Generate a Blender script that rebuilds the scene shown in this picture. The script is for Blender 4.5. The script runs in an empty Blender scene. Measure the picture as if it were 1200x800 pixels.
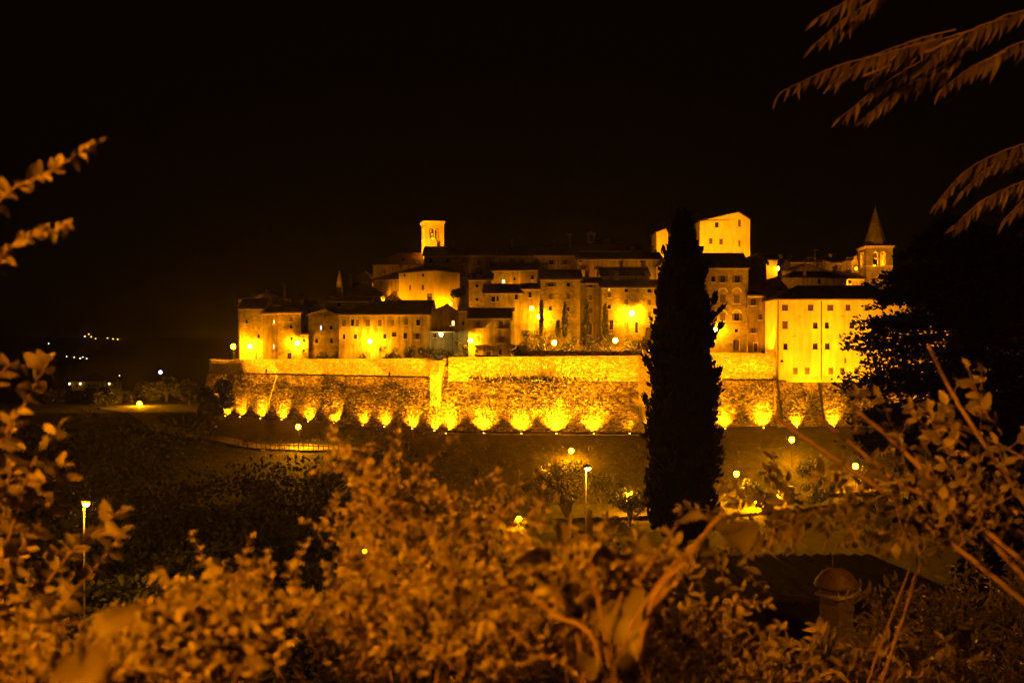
import bpy, math, random
import numpy as np
from mathutils import Vector, Matrix, Euler
R = math.radians
random.seed(7)
rng = np.random.default_rng(7)
S = bpy.context.scene
C = S.collection

# ------------------------------------------------------------------ camera, sky, moon, exposure
F = 35.0 / 36.0 * 1200.0          # focal length in photo pixels
HY = 412.0                        # photo row of the horizon
EYE = 30.0                        # eye height (m) above the valley datum
cam_d = bpy.data.cameras.new('camera')
cam = bpy.data.objects.new('camera', cam_d); C.objects.link(cam)
cam.location = (0, 0, EYE); cam.rotation_euler = (R(90), 0, 0)
cam_d.lens = 35; cam_d.sensor_width = 36; cam_d.shift_y = (HY - 400) / 1200
cam_d.clip_start = 0.05; cam_d.clip_end = 6000
cam_d.dof.use_dof = True; cam_d.dof.focus_distance = 150; cam_d.dof.aperture_fstop = 4.0
cam_d.dof.aperture_blades = 7
S.camera = cam

wd = bpy.data.worlds.new("World"); S.world = wd; wd.use_nodes = True
wn = wd.node_tree.nodes; wl = wd.node_tree.links; wn.clear()
sky = wn.new('ShaderNodeTexSky'); sky.sky_type = 'NISHITA'; sky.sun_disc = False
sky.sun_elevation = R(-6); sky.sun_rotation = R(200)
bg1 = wn.new('ShaderNodeBackground'); bg1.inputs[1].default_value = 0.004
bg2 = wn.new('ShaderNodeBackground'); bg2.inputs[0].default_value = (1, .42, .10, 1); bg2.inputs[1].default_value = 0.0005
addn = wn.new('ShaderNodeAddShader'); wo = wn.new('ShaderNodeOutputWorld')
wl.new(sky.outputs[0], bg1.inputs[0]); wl.new(bg1.outputs[0], addn.inputs[0]); wl.new(bg2.outputs[0], addn.inputs[1])
wl.new(addn.outputs[0], wo.inputs[0])
S.view_settings.view_transform = 'Standard'; S.view_settings.look = 'None'
S.view_settings.exposure = 1.6; S.view_settings.gamma = 1
S.cycles.use_denoising = True
S.cycles.max_bounces = 5; S.cycles.diffuse_bounces = 3; S.cycles.glossy_bounces = 2
S.cycles.transmission_bounces = 3; S.cycles.transparent_max_bounces = 6
S.cycles.sample_clamp_indirect = 4

SODIUM = (1.0, 0.31, 0.003)

# ------------------------------------------------------------------ helpers
def wx(px, Y): return (px - 600.0) / F * Y
def wz(py, Y): return EYE - (py - HY) / F * Y
def P(px, py, Y): return Vector((wx(px, Y), Y, wz(py, Y)))

class MB:
    def __init__(s): s.v = []; s.f = []
    def quad(s, *p):
        n = len(s.v); s.v += [tuple(q) for q in p]; s.f.append(tuple(range(n, n + len(p))))
    def box(s, x0, x1, y0, y1, z0, z1):
        n = len(s.v)
        s.v += [(x0,y0,z0),(x1,y0,z0),(x1,y1,z0),(x0,y1,z0),(x0,y0,z1),(x1,y0,z1),(x1,y1,z1),(x0,y1,z1)]
        s.f += [tuple(n + i for i in q) for q in ((0,3,2,1),(4,5,6,7),(0,1,5,4),(1,2,6,5),(2,3,7,6),(3,0,4,7))]
    def prism(s, poly, z0, z1, axis='z'):
        """poly: list of 2D points (counter-clockwise), extruded along an axis"""
        n = len(s.v); k = len(poly)
        def m(a, b, c):
            return (a, b, c) if axis == 'z' else ((a, c, b) if axis == 'y' else (c, a, b))
        s.v += [m(a, b, z0) for a, b in poly] + [m(a, b, z1) for a, b in poly]
        s.f.append(tuple(n + k - 1 - i for i in range(k))); s.f.append(tuple(n + k + i for i in range(k)))
        for i in range(k):
            j = (i + 1) % k; s.f.append((n + i, n + j, n + k + j, n + k + i))
    def tube(s, pts, rad, sides=6, cap=True):
        pts = [Vector(p) for p in pts]
        if not hasattr(rad, '__len__'): rad = [rad] * len(pts)
        n0 = len(s.v); prev = None
        for i, p in enumerate(pts):
            t = (pts[min(i + 1, len(pts) - 1)] - pts[max(i - 1, 0)])
            if t.length < 1e-9: t = Vector((0, 0, 1))
            t.normalize()
            if prev is None:
                a = Vector((0, 0, 1)) if abs(t.z) < .9 else Vector((1, 0, 0))
                prev = t.cross(a).normalized()
            u = (prev - t * prev.dot(t)).normalized(); w = t.cross(u); prev = u
            for k in range(sides):
                a = 2 * math.pi * k / sides
                s.v.append(tuple(p + (u * math.cos(a) + w * math.sin(a)) * rad[i]))
        for i in range(len(pts) - 1):
            for k in range(sides):
                a = n0 + i * sides + k; b = n0 + i * sides + (k + 1) % sides
                s.f.append((a, b, b + sides, a + sides))
        if cap:
            s.f.append(tuple(n0 + sides - 1 - k for k in range(sides)))
            e = n0 + (len(pts) - 1) * sides; s.f.append(tuple(e + k for k in range(sides)))
    def lathe(s, prof, sides=12, c=(0, 0, 0)):
        n0 = len(s.v)
        for r, z in prof:
            for k in range(sides):
                a = 2 * math.pi * k / sides
                s.v.append((c[0] + r * math.cos(a), c[1] + r * math.sin(a), c[2] + z))
        for i in range(len(prof) - 1):
            for k in range(sides):
                a = n0 + i * sides + k; b = n0 + i * sides + (k + 1) % sides
                s.f.append((a, b, b + sides, a + sides))
        s.f.append(tuple(n0 + sides - 1 - k for k in range(sides)))
        e = n0 + (len(prof) - 1) * sides; s.f.append(tuple(e + k for k in range(sides)))
    def mesh(s, name, mat, smooth=False):
        me = bpy.data.meshes.new(name); me.from_pydata([tuple(v) for v in s.v], [], s.f); me.update()
        if mat: me.materials.append(mat)
        if smooth: me.polygons.foreach_set('use_smooth', [True] * len(me.polygons))
        return me
    def build(s, name, mat, parent=None, smooth=False):
        return link(name, s.mesh(name, mat, smooth), parent)

def link(name, me, parent=None):
    o = bpy.data.objects.new(name, me); C.objects.link(o)
    if parent is not None: o.parent = parent
    return o
def tag(o, label=None, cat=None, group=None, kind=None):
    if label: o['label'] = label
    if cat: o['category'] = cat
    if group: o['group'] = group
    if kind: o['kind'] = kind
    return o
def empty(name, loc, rz=0, label=None, cat=None, group=None):
    o = bpy.data.objects.new(name, None); C.objects.link(o)
    o.location = loc; o.rotation_euler = (0, 0, rz); o.empty_display_size = .3
    return tag(o, label, cat, group)
def copy_tree(o, parent=None):
    c = o.copy(); C.objects.link(c)
    if parent is not None: c.parent = parent
    for ch in list(o.children): copy_tree(ch, c)
    return c

def batch(tv, tf, mats, locs):
    """many transformed copies of one small template as vert / face arrays"""
    tv = np.asarray(tv, float); mats = np.asarray(mats); locs = np.asarray(locs)
    V = np.einsum('nij,kj->nki', mats, tv) + locs[:, None, :]
    n, k = V.shape[0], V.shape[1]
    return V.reshape(-1, 3), [tf, n, k]
def batch_mesh(name, tv, tf, mats, locs, mat, smooth=False):
    V, (tf, n, k) = batch(tv, tf, mats, locs)
    me = bpy.data.meshes.new(name)
    ln = np.array([len(f) for f in tf]); flat = np.concatenate([np.array(f) for f in tf])
    loops = (flat[None, :] + (np.arange(n) * k)[:, None]).ravel()
    tot = np.tile(ln, n); start = np.concatenate([[0], np.cumsum(tot)[:-1]])
    me.vertices.add(len(V)); me.vertices.foreach_set('co', V.ravel())
    me.loops.add(len(loops)); me.loops.foreach_set('vertex_index', loops.astype(np.int32))
    me.polygons.add(len(tot)); me.polygons.foreach_set('loop_start', start.astype(np.int32))
    me.polygons.foreach_set('loop_total', tot.astype(np.int32))
    me.update(calc_edges=True); me.validate()
    if mat: me.materials.append(mat)
    if smooth: me.polygons.foreach_set('use_smooth', [True] * len(me.polygons))
    return me
def rand_rot(n, r=rng):
    q = r.normal(size=(n, 4)); q /= np.linalg.norm(q, axis=1)[:, None]
    w, x, y, z = q.T
    return np.stack([np.stack([1-2*(y*y+z*z), 2*(x*y-z*w), 2*(x*z+y*w)], 1),
                     np.stack([2*(x*y+z*w), 1-2*(x*x+z*z), 2*(y*z-x*w)], 1),
                     np.stack([2*(x*z-y*w), 2*(y*z+x*w), 1-2*(x*x+y*y)], 1)], 1)

# ------------------------------------------------------------------ materials
def nmat(name):
    m = bpy.data.materials.new(name); m.use_nodes = True
    nt = m.node_tree; b = nt.nodes['Principled BSDF']
    return m, nt, b
def mat_noise(name, c0, c1, scale=1.0, rough=.85, bump=.3, bscale=None, island=0.0, stretch=None, spec=.3, detail=5, contrast=(.35, .65), bdist=.05, streak=0.0):
    m, nt, b = nmat(name); N = nt.nodes; L = nt.links
    tc = N.new('ShaderNodeTexCoord'); src = tc.outputs['Object']
    if stretch:
        mp = N.new('ShaderNodeMapping'); mp.inputs['Scale'].default_value = stretch
        L.new(src, mp.inputs[0]); src = mp.outputs[0]
    no = N.new('ShaderNodeTexNoise'); no.inputs['Scale'].default_value = scale; no.inputs['Detail'].default_value = detail
    no.inputs['Roughness'].default_value = .65
    L.new(src, no.inputs['Vector'])
    rp = N.new('ShaderNodeValToRGB'); rp.color_ramp.elements[0].position = contrast[0]; rp.color_ramp.elements[1].position = contrast[1]
    rp.color_ramp.elements[0].color = (*c0, 1); rp.color_ramp.elements[1].color = (*c1, 1)
    L.new(no.outputs[0], rp.inputs[0]); col = rp.outputs[0]
    if island:
        ge = N.new('ShaderNodeNewGeometry')
        mr = N.new('ShaderNodeMapRange'); mr.inputs[3].default_value = 1 - island; mr.inputs[4].default_value = 1 + island
        L.new(ge.outputs['Random Per Island'], mr.inputs[0])
        mx = N.new('ShaderNodeVectorMath'); mx.operation = 'SCALE'
        L.new(col, mx.inputs[0]); L.new(mr.outputs[0], mx.inputs['Scale']); col = mx.outputs[0]
    if streak:      # rain streaks and damp patches running down the plaster
        m2 = N.new('ShaderNodeMapping'); m2.inputs['Scale'].default_value = (1.3, 1.3, .16); L.new(tc.outputs['Object'], m2.inputs[0])
        n3 = N.new('ShaderNodeTexNoise'); n3.inputs['Scale'].default_value = 1.1; n3.inputs['Detail'].default_value = 6; n3.inputs['Roughness'].default_value = .7; L.new(m2.outputs[0], n3.inputs['Vector'])
        r3 = N.new('ShaderNodeMapRange'); r3.inputs[1].default_value = .38; r3.inputs[2].default_value = .62; r3.inputs[3].default_value = 1 - streak; r3.inputs[4].default_value = 1.12; L.new(n3.outputs[0], r3.inputs[0])
        s3 = N.new('ShaderNodeVectorMath'); s3.operation = 'SCALE'; L.new(col, s3.inputs[0]); L.new(r3.outputs[0], s3.inputs['Scale']); col = s3.outputs[0]
    L.new(col, b.inputs['Base Color'])
    b.inputs['Roughness'].default_value = rough; b.inputs['Specular IOR Level'].default_value = spec
    if bump:
        n2 = N.new('ShaderNodeTexNoise'); n2.inputs['Scale'].default_value = bscale or scale * 5; n2.inputs['Detail'].default_value = 4
        L.new(src, n2.inputs['Vector'])
        bp = N.new('ShaderNodeBump'); bp.inputs['Strength'].default_value = bump; bp.inputs['Distance'].default_value = bdist
        L.new(n2.outputs[0], bp.inputs['Height']); L.new(bp.outputs[0], b.inputs['Normal'])
    return m
def mat_masonry(name, c0, c1, mortar, sx=1.5, sz=2.6, mort=.03, bump=.5, stain=.5):
    """coursed rubble / plastered rubble: brick pattern distorted by noise, blotchy stains"""
    m, nt, b = nmat(name); N = nt.nodes; L = nt.links
    tc = N.new('ShaderNodeTexCoord')
    dn = N.new('ShaderNodeTexNoise'); dn.inputs['Scale'].default_value = 1.6; dn.inputs['Detail'].default_value = 3
    L.new(tc.outputs['Object'], dn.inputs['Vector'])
    sub = N.new('ShaderNodeVectorMath'); sub.operation = 'MULTIPLY_ADD'
    sub.inputs[1].default_value = (.35, .35, .3)
    L.new(dn.outputs['Color'], sub.inputs[0]); L.new(tc.outputs['Object'], sub.inputs[2])
    mp = N.new('ShaderNodeMapping'); mp.inputs['Scale'].default_value = (sx, sx, sz); L.new(sub.outputs[0], mp.inputs[0])
    vo = N.new('ShaderNodeTexVoronoi'); vo.inputs['Scale'].default_value = 1.0; L.new(mp.outputs[0], vo.inputs['Vector'])
    ve = N.new('ShaderNodeTexVoronoi'); ve.feature = 'DISTANCE_TO_EDGE'; L.new(mp.outputs[0], ve.inputs['Vector'])
    sp = N.new('ShaderNodeSeparateColor'); L.new(vo.outputs['Color'], sp.inputs[0])
    rp = N.new('ShaderNodeValToRGB'); rp.color_ramp.elements[0].color = (*c0, 1); rp.color_ramp.elements[1].color = (*c1, 1)
    L.new(sp.outputs[0], rp.inputs[0])
    er = N.new('ShaderNodeMapRange'); er.inputs[1].default_value = 0; er.inputs[2].default_value = mort * 2.5
    L.new(ve.outputs['Distance'], er.inputs[0])
    mx = N.new('ShaderNodeMix'); mx.data_type = 'RGBA'; L.new(er.outputs[0], mx.inputs[0])
    mx.inputs[6].default_value = (*mortar, 1); L.new(rp.outputs[0], mx.inputs[7])
    st = N.new('ShaderNodeTexNoise'); st.inputs['Scale'].default_value = .45; st.inputs['Detail'].default_value = 6; st.inputs['Roughness'].default_value = .7
    L.new(tc.outputs['Object'], st.inputs['Vector'])
    sr = N.new('ShaderNodeMapRange'); sr.inputs[1].default_value = .33; sr.inputs[2].default_value = .67
    sr.inputs[3].default_value = 1 - stain; sr.inputs[4].default_value = 1.1
    L.new(st.outputs[0], sr.inputs[0])
    sc = N.new('ShaderNodeVectorMath'); sc.operation = 'SCALE'; L.new(mx.outputs[2], sc.inputs[0]); L.new(sr.outputs[0], sc.inputs['Scale'])
    L.new(sc.outputs[0], b.inputs['Base Color'])
    b.inputs['Roughness'].default_value = .9; b.inputs['Specular IOR Level'].default_value = .2
    bp = N.new('ShaderNodeBump'); bp.inputs['Strength'].default_value = bump; bp.inputs['Distance'].default_value = .06
    L.new(er.outputs[0], bp.inputs['Height']); L.new(bp.outputs[0], b.inputs['Normal'])
    return m
def mat_flat(name, c, rough=.6, metal=0, spec=.4):
    m, nt, b = nmat(name)
    b.inputs['Base Color'].default_value = (*c, 1); b.inputs['Roughness'].default_value = rough
    b.inputs['Metallic'].default_value = metal; b.inputs['Specular IOR Level'].default_value = spec
    return m
def mat_emit(name, c, s):
    m, nt, b = nmat(name)
    b.inputs['Base Color'].default_value = (.05, .05, .05, 1)
    b.inputs['Emission Color'].default_value = (*c, 1); b.inputs['Emission Strength'].default_value = s
    return m
def mat_leaf(name, c0, c1, trans=.35, rough=.5):
    m, nt, b = nmat(name); N = nt.nodes; L = nt.links
    oi = N.new('ShaderNodeObjectInfo'); ge = N.new('ShaderNodeNewGeometry')
    ad = N.new('ShaderNodeMath'); ad.operation = 'ADD'; L.new(oi.outputs['Random'], ad.inputs[0]); L.new(ge.outputs['Random Per Island'], ad.inputs[1])
    fr = N.new('ShaderNodeMath'); fr.operation = 'FRACT'; L.new(ad.outputs[0], fr.inputs[0])
    rp = N.new('ShaderNodeValToRGB'); rp.color_ramp.elements[0].color = (*c0, 1); rp.color_ramp.elements[1].color = (*c1, 1)
    L.new(fr.outputs[0], rp.inputs[0])
    tc = N.new('ShaderNodeTexCoord'); no = N.new('ShaderNodeTexNoise'); no.inputs['Scale'].default_value = 30
    L.new(tc.outputs['Object'], no.inputs['Vector'])
    mr = N.new('ShaderNodeMapRange'); mr.inputs[3].default_value = .6; mr.inputs[4].default_value = 1.3; L.new(no.outputs[0], mr.inputs[0])
    sc = N.new('ShaderNodeVectorMath'); sc.operation = 'SCALE'; L.new(rp.outputs[0], sc.inputs[0]); L.new(mr.outputs[0], sc.inputs['Scale'])
    L.new(sc.outputs[0], b.inputs['Base Color']); b.inputs['Roughness'].default_value = rough
    b.inputs['Specular IOR Level'].default_value = .35
    if trans:
        tr = N.new('ShaderNodeBsdfTranslucent'); L.new(sc.outputs[0], tr.inputs[0])
        mx = N.new('ShaderNodeMixShader'); mx.inputs[0].default_value = trans
        L.new(b.outputs[0], mx.inputs[1]); L.new(tr.outputs[0], mx.inputs[2])
        L.new(mx.outputs[0], nt.nodes['Material Output'].inputs[0])
    return m

M = {}
M['grass'] = mat_noise('dry_grass', (.012, .011, .006), (.042, .034, .017), .5, bump=.8, bscale=6, bdist=.2)
M['earth'] = mat_noise('earth', (.08, .065, .04), (.16, .13, .08), .6, bump=.5, bscale=5)
M['asphalt'] = mat_noise('asphalt', (.05, .045, .04), (.08, .07, .06), 1.2, bump=.2)
M['path'] = mat_noise('path_gravel', (.22, .18, .13), (.32, .27, .2), 1.5, bump=.3)
M['stone_pale'] = mat_noise('pale_rampart_stone', (.30, .25, .16), (.52, .45, .31), 1.7, island=.38, bump=.6, bscale=9)  # paler than the scarp stone: part of the floodlit band is in the colour
M['stone_dark'] = mat_noise('dark_rampart_stone', (.05, .04, .025), (.20, .16, .10), .8, island=.85, bump=.6, bscale=9)  # darker old stone, its colour also holding some of the scarp's shade
M['mortar_pale'] = mat_noise('pale_mortar', (.28, .24, .16), (.45, .38, .26), .9, bump=.4, bscale=7)  # pale to match: some floodlight is put into the mortar colour as well
M['mortar_dark'] = mat_noise('dark_mortar', (.05, .04, .025), (.16, .13, .085), .9, bump=.4, bscale=7)  # dark to match: some of the scarp's shade is put in here
M['rubble'] = mat_masonry('brown_rubble', (.15, .12, .08), (.30, .25, .17), (.24, .2, .14))
M['rubble_lt'] = mat_masonry('light_rubble', (.17, .14, .09), (.34, .285, .2), (.28, .235, .165), stain=.55)
M['rubble_dk'] = mat_masonry('weathered_rubble', (.09, .075, .05), (.19, .155, .105), (.15, .12, .08))
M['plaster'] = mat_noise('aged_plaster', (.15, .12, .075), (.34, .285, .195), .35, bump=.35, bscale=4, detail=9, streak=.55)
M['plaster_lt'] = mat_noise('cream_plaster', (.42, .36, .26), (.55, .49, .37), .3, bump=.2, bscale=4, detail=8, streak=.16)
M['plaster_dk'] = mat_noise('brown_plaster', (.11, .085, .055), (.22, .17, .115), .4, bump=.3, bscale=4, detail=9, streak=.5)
M['tower_st'] = mat_masonry('tower_ashlar', (.40, .34, .25), (.52, .46, .34), (.30, .25, .18), 1.2, 2.4, .03, stain=.25)
M['trim'] = mat_noise('stone_trim', (.36, .31, .22), (.48, .42, .31), 1.2, bump=.2)
M['tile'] = mat_noise('clay_tile', (.035, .02, .013), (.09, .055, .036), .9, bump=.5, bscale=6)
M['tile_shaded'] = mat_noise('shaded_clay_tile', (.012, .009, .006), (.032, .022, .014), 1.5, bump=.6, bscale=9)  # darker copy of the clay tile; the unlit roof's shade is put in
M['wood'] = mat_noise('dark_wood', (.03, .02, .012), (.07, .045, .025), 2, stretch=(3, 3, .5), bump=.2)
M['shutter'] = mat_noise('shutter_wood', (.05, .035, .02), (.10, .07, .04), 2, stretch=(1, 1, 6), bump=.3)
M['glass'] = mat_flat('window_glass', (.012, .011, .01), .12, 0, .6)
M['iron'] = mat_flat('painted_iron', (.02, .018, .016), .5, .3)
M['steel'] = mat_noise('galvanised_steel', (.42, .4, .36), (.55, .52, .48), 3, rough=.45, bump=.1)
M['rust'] = mat_noise('rusty_metal', (.06, .034, .02), (.14, .08, .045), 4, rough=.6, bump=.3, spec=.5)
M['brick'] = mat_masonry('chimney_brick', (.13, .09, .06), (.24, .17, .12), (.22, .19, .15), 5, 12, .05)
M['bark'] = mat_noise('bark', (.05, .035, .02), (.13, .09, .055), 6, stretch=(3, 3, .6), bump=.7, bscale=20, bdist=.02)
M['stem'] = mat_noise('plant_stem', (.16, .10, .05), (.26, .17, .09), 8, bump=.3, bscale=60, bdist=.002)
M['cypress'] = mat_leaf('cypress_foliage', (.006, .009, .003), (.018, .022, .008), 0, .8)
M['conifer'] = mat_leaf('conifer_foliage', (.008, .012, .005), (.022, .028, .011), .1, .8)
M['scrub'] = mat_leaf('dry_scrub', (.04, .035, .015), (.11, .09, .04), .2)
M['foliage'] = mat_leaf('tree_foliage', (.03, .035, .012), (.085, .085, .03), .25)
M['leaf'] = mat_leaf('shrub_leaf', (.05, .042, .017), (.30, .25, .10), .2)
M['leaf_dk'] = mat_leaf('dark_shrub_leaf', (.06, .055, .02), (.12, .1, .04), .3)
M['leaf_big'] = mat_leaf('vine_leaf', (.09, .07, .03), (.13, .105, .042), .25)
M['frond'] = mat_leaf('hanging_leaf', (.07, .05, .025), (.12, .085, .04), .3)
M['rubber'] = mat_flat('rubber', (.015, .015, .015), .8)
M['awning'] = mat_noise('awning_cloth', (.4, .36, .28), (.5, .45, .36), 3, bump=.1)
def em(key, c, s): M[key] = mat_emit(key, c, s)
em('lane', (1, .30, .003), 260); em('sodium', (1, .33, .0002), 850); em('sodium_hi', (1, .33, .0025), 680); em('sodium_left', (1, .34, .0008), 2600); em('sodium_wall', (1, .33, .0025), 760); em('sodium_tall', (1, .36, .008), 2600); em('sodium_lo', (1, .32, .003), 90)
em('lens', (1, .36, .02), 14); em('white_lamp', (1, .55, .16), 2.6); em('green_lamp', (1, .80, .16), 90)
em('blue_lamp', (.6, .75, 1), 12); em('far_lamp', (1, .75, .4), 3.5); em('far_orange', (1, .45, .1), 5)
em('lit_pane', (1, .78, .42), .8); em('cool_pane', (.8, .88, 1), .7); em('warm_pane', (1, .55, .12), 1.5)
# ------------------------------------------------------------------ terrain
WALL = [(-400, 190), (-57.5, 190), (-10.9, 163), (-10.3, 160), (20.3, 160), (24.3, 167), (42.6, 164), (62, 166), (110, 172), (600, 172)]
def yw(x): return float(np.interp(x, [p[0] for p in WALL], [p[1] for p in WALL]))
def sstep(a, b, t):
    t = min(1, max(0, (t - a) / (b - a))); return t * t * (3 - 2 * t)
def nz(x, y, s):
    return (math.sin(x * .9 / s + 1.3 * math.sin(y * .7 / s)) + math.sin(y * 1.1 / s + 1.7 * math.sin(x * .5 / s + 2))) * .5
def ground_z(x, y):
    d = yw(x) - y
    b = float(np.interp(x, [-57, -11, 20, 43, 70], [18.3, 17.4, 17.3, 18.2, 18.6]))
    zr = float(np.interp(d, [0, 1.5, 12, 23, 45, 60, 100], [b, b - .1, 13.9, 10.6, 9, 8, 6]))
    zl = float(np.interp(d, [0, 1.5, 25, 50, 100], [b, b - .1, 15, 11.5, 6]))
    w = sstep(-25, 5, x); z = zl * (1 - w) + zr * w
    if y > 300: z += (4 - z) * sstep(300, 420, y)
    if y > 900:
        z = 4 + 66 * sstep(900, 2600, y) * (.8 + .2 * nz(x, y, 330)) + 7 * nz(x, y, 130) * sstep(900, 1300, y)
    cs = float(np.interp(y, [-60, -5, 0, 1, 4, 10, 18, 25, 45, 60], [29, 28.6, 28.4, 28.2, 26.8, 23.5, 19.5, 15, 8, 5]))
    z = max(z, cs)
    if d > 4: z += .25 * nz(x, y, 4) * min(1, (d - 4) / 10)
    return z
def axis(lo, hi, dense_lo, dense_hi, step, grow=1.16):
    a = list(np.arange(dense_lo, dense_hi + .01, step)); s = step
    while a[-1] < hi: s *= grow; a.append(a[-1] + s)
    s = step
    while a[0] > lo: s *= grow; a.insert(0, a[0] - s)
    return a
GX = axis(-3200, 3200, -90, 100, 2.0); GY = axis(-80, 4500, -8, 200, 2.0)
mb = MB(); nx = len(GX)
for y in GY:
    for x in GX: mb.v.append((x, y, ground_z(x, y)))
for j in range(len(GY) - 1):
    for i in range(nx - 1):
        a = j * nx + i; mb.f.append((a, a + 1, a + nx + 1, a + nx))
g = mb.build('ground', M['grass'], smooth=True); tag(g, kind='structure')

# the raised ground of the old town behind the rampart
def tz(x, y):
    base = float(np.interp(x, [-58, -11, 20, 25, 43], [27.0, 27.6, 27.9, 28.3, 28.2]))
    return base + max(0.0, y - yw(x) - 12) * .21
mb = MB(); xs = np.linspace(-56.5, 95, 77); ts = [0.9, 2, 4, 7, 11, 16, 22, 30, 40, 52, 66, 84, 104]
for t in ts:
    for x in xs:
        y = yw(x) + t; mb.v.append((x, y, tz(x, y)))
k = len(mb.v)
for x in xs: mb.v.append((x, yw(x) + 116, 14))
n = len(xs)
for j in range(len(ts)):
    for i in range(n - 1):
        a = j * n + i; mb.f.append((a, a + 1, a + n + 1, a + n))
g = mb.build('town_hill', M['earth'], smooth=True); tag(g, kind='structure')

def ribbon(name, pts, width, mat, dz=.12, zf=ground_z):
    pts = [Vector((p[0], p[1], 0)) for p in pts]; mb = MB(); row = []
    fine = []
    for i in range(len(pts) - 1):
        m = max(2, int((pts[i + 1] - pts[i]).length / 1.0))
        fine += [pts[i].lerp(pts[i + 1], q / m) for q in range(m)]
    fine.append(pts[-1])
    for i, p in enumerate(fine):
        t = (fine[min(i + 1, len(fine) - 1)] - fine[max(0, i - 1)]).normalized(); nrm = Vector((-t.y, t.x, 0))
        for s in (-1, -.5, 0, .5, 1):
            q = p + nrm * s * width / 2; mb.v.append((q.x, q.y, max(zf(q.x, q.y), zf(p.x, p.y)) + dz))
    for i in range(len(fine) - 1):
        for s in range(4):
            a = i * 5 + s; mb.f.append((a, a + 1, a + 6, a + 5))
    return tag(mb.build(name, mat, smooth=True), kind='structure')
ribbon('path', [(-84, 206), (-74, 193), (-62, 176), (-45, 160), (-30, 149.5), (-20, 146.5)], 3.0, M['path'])
ribbon('access_road', [(-2, 124), (12, 125), (30, 130), (46, 135), (70, 137)], 9, M['asphalt'], .14)
# rampart street at the top of the wall
mb = MB(); xs2 = np.linspace(-56, 42, 50)
for x in xs2:
    for t in (1.0, 9.0): mb.v.append((x, yw(x) + t, tz(x, yw(x) + t) + .06))
for i in range(len(xs2) - 1): mb.f.append((2*i, 2*i+2, 2*i+3, 2*i+1))
tag(mb.build('rampart_street', M['path']), kind='structure')

# ------------------------------------------------------------------ rampart
STV = [(-.5,0,-.5),(.5,0,-.5),(.5,0,.5),(-.5,0,.5),(-.41,-1,-.40),(.41,-1,-.40),(.41,-1,.40),(-.41,-1,.40)]
STF = [(4,5,6,7),(0,1,5,4),(1,2,6,5),(2,3,7,6),(3,0,4,7)]
def stones(name, bl, br, tl, tr, mat, parent, hmin=.15, hmax=.30, lmin=.18, lmax=.55, gap=.025):
    """coursed rubble standing proud of the panel bl-br-tr-tl (local coordinates of the parent)"""
    bl, br, tl, tr = map(Vector, (bl, br, tl, tr))
    Ms, Ls = [], []
    hgt = ((tl - bl).length + (tr - br).length) / 2; v = 0.0
    while v < hgt - .08:
        h = min(random.uniform(hmin, hmax), hgt - v); t = (v + h / 2) / hgt
        a = bl.lerp(tl, t); b = br.lerp(tr, t); U = b - a; wd_ = U.length; U.normalize()
        V = ((tl - bl).lerp(tr - br, .5)).normalized(); Nn = V.cross(U).normalized()   # points away from the wall face? checked below
        if Nn.y > 0: Nn = -Nn
        u = 0.0
        while u < wd_ - .1:
            l = min(random.uniform(lmin, lmax), wd_ - u)
            if wd_ - u - l < .15: l = wd_ - u
            c = a + U * (u + l / 2) + V * random.uniform(-.02, .02)
            pr = random.uniform(.02, .10)
            w2 = V + U * random.uniform(-.06, .06)
            m = np.array([[U.x, -Nn.x, w2.x], [U.y, -Nn.y, w2.y], [U.z, -Nn.z, w2.z]]) @ np.diag([l - gap, pr, h - gap])
            if random.random() > .035: Ms.append(m); Ls.append(tuple(c))
            u += l
        v += h
    me = batch_mesh(name, STV, STF, np.array(Ms), np.array(Ls), mat)
    return tag(link(name, me, parent), kind='stuff')

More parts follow.
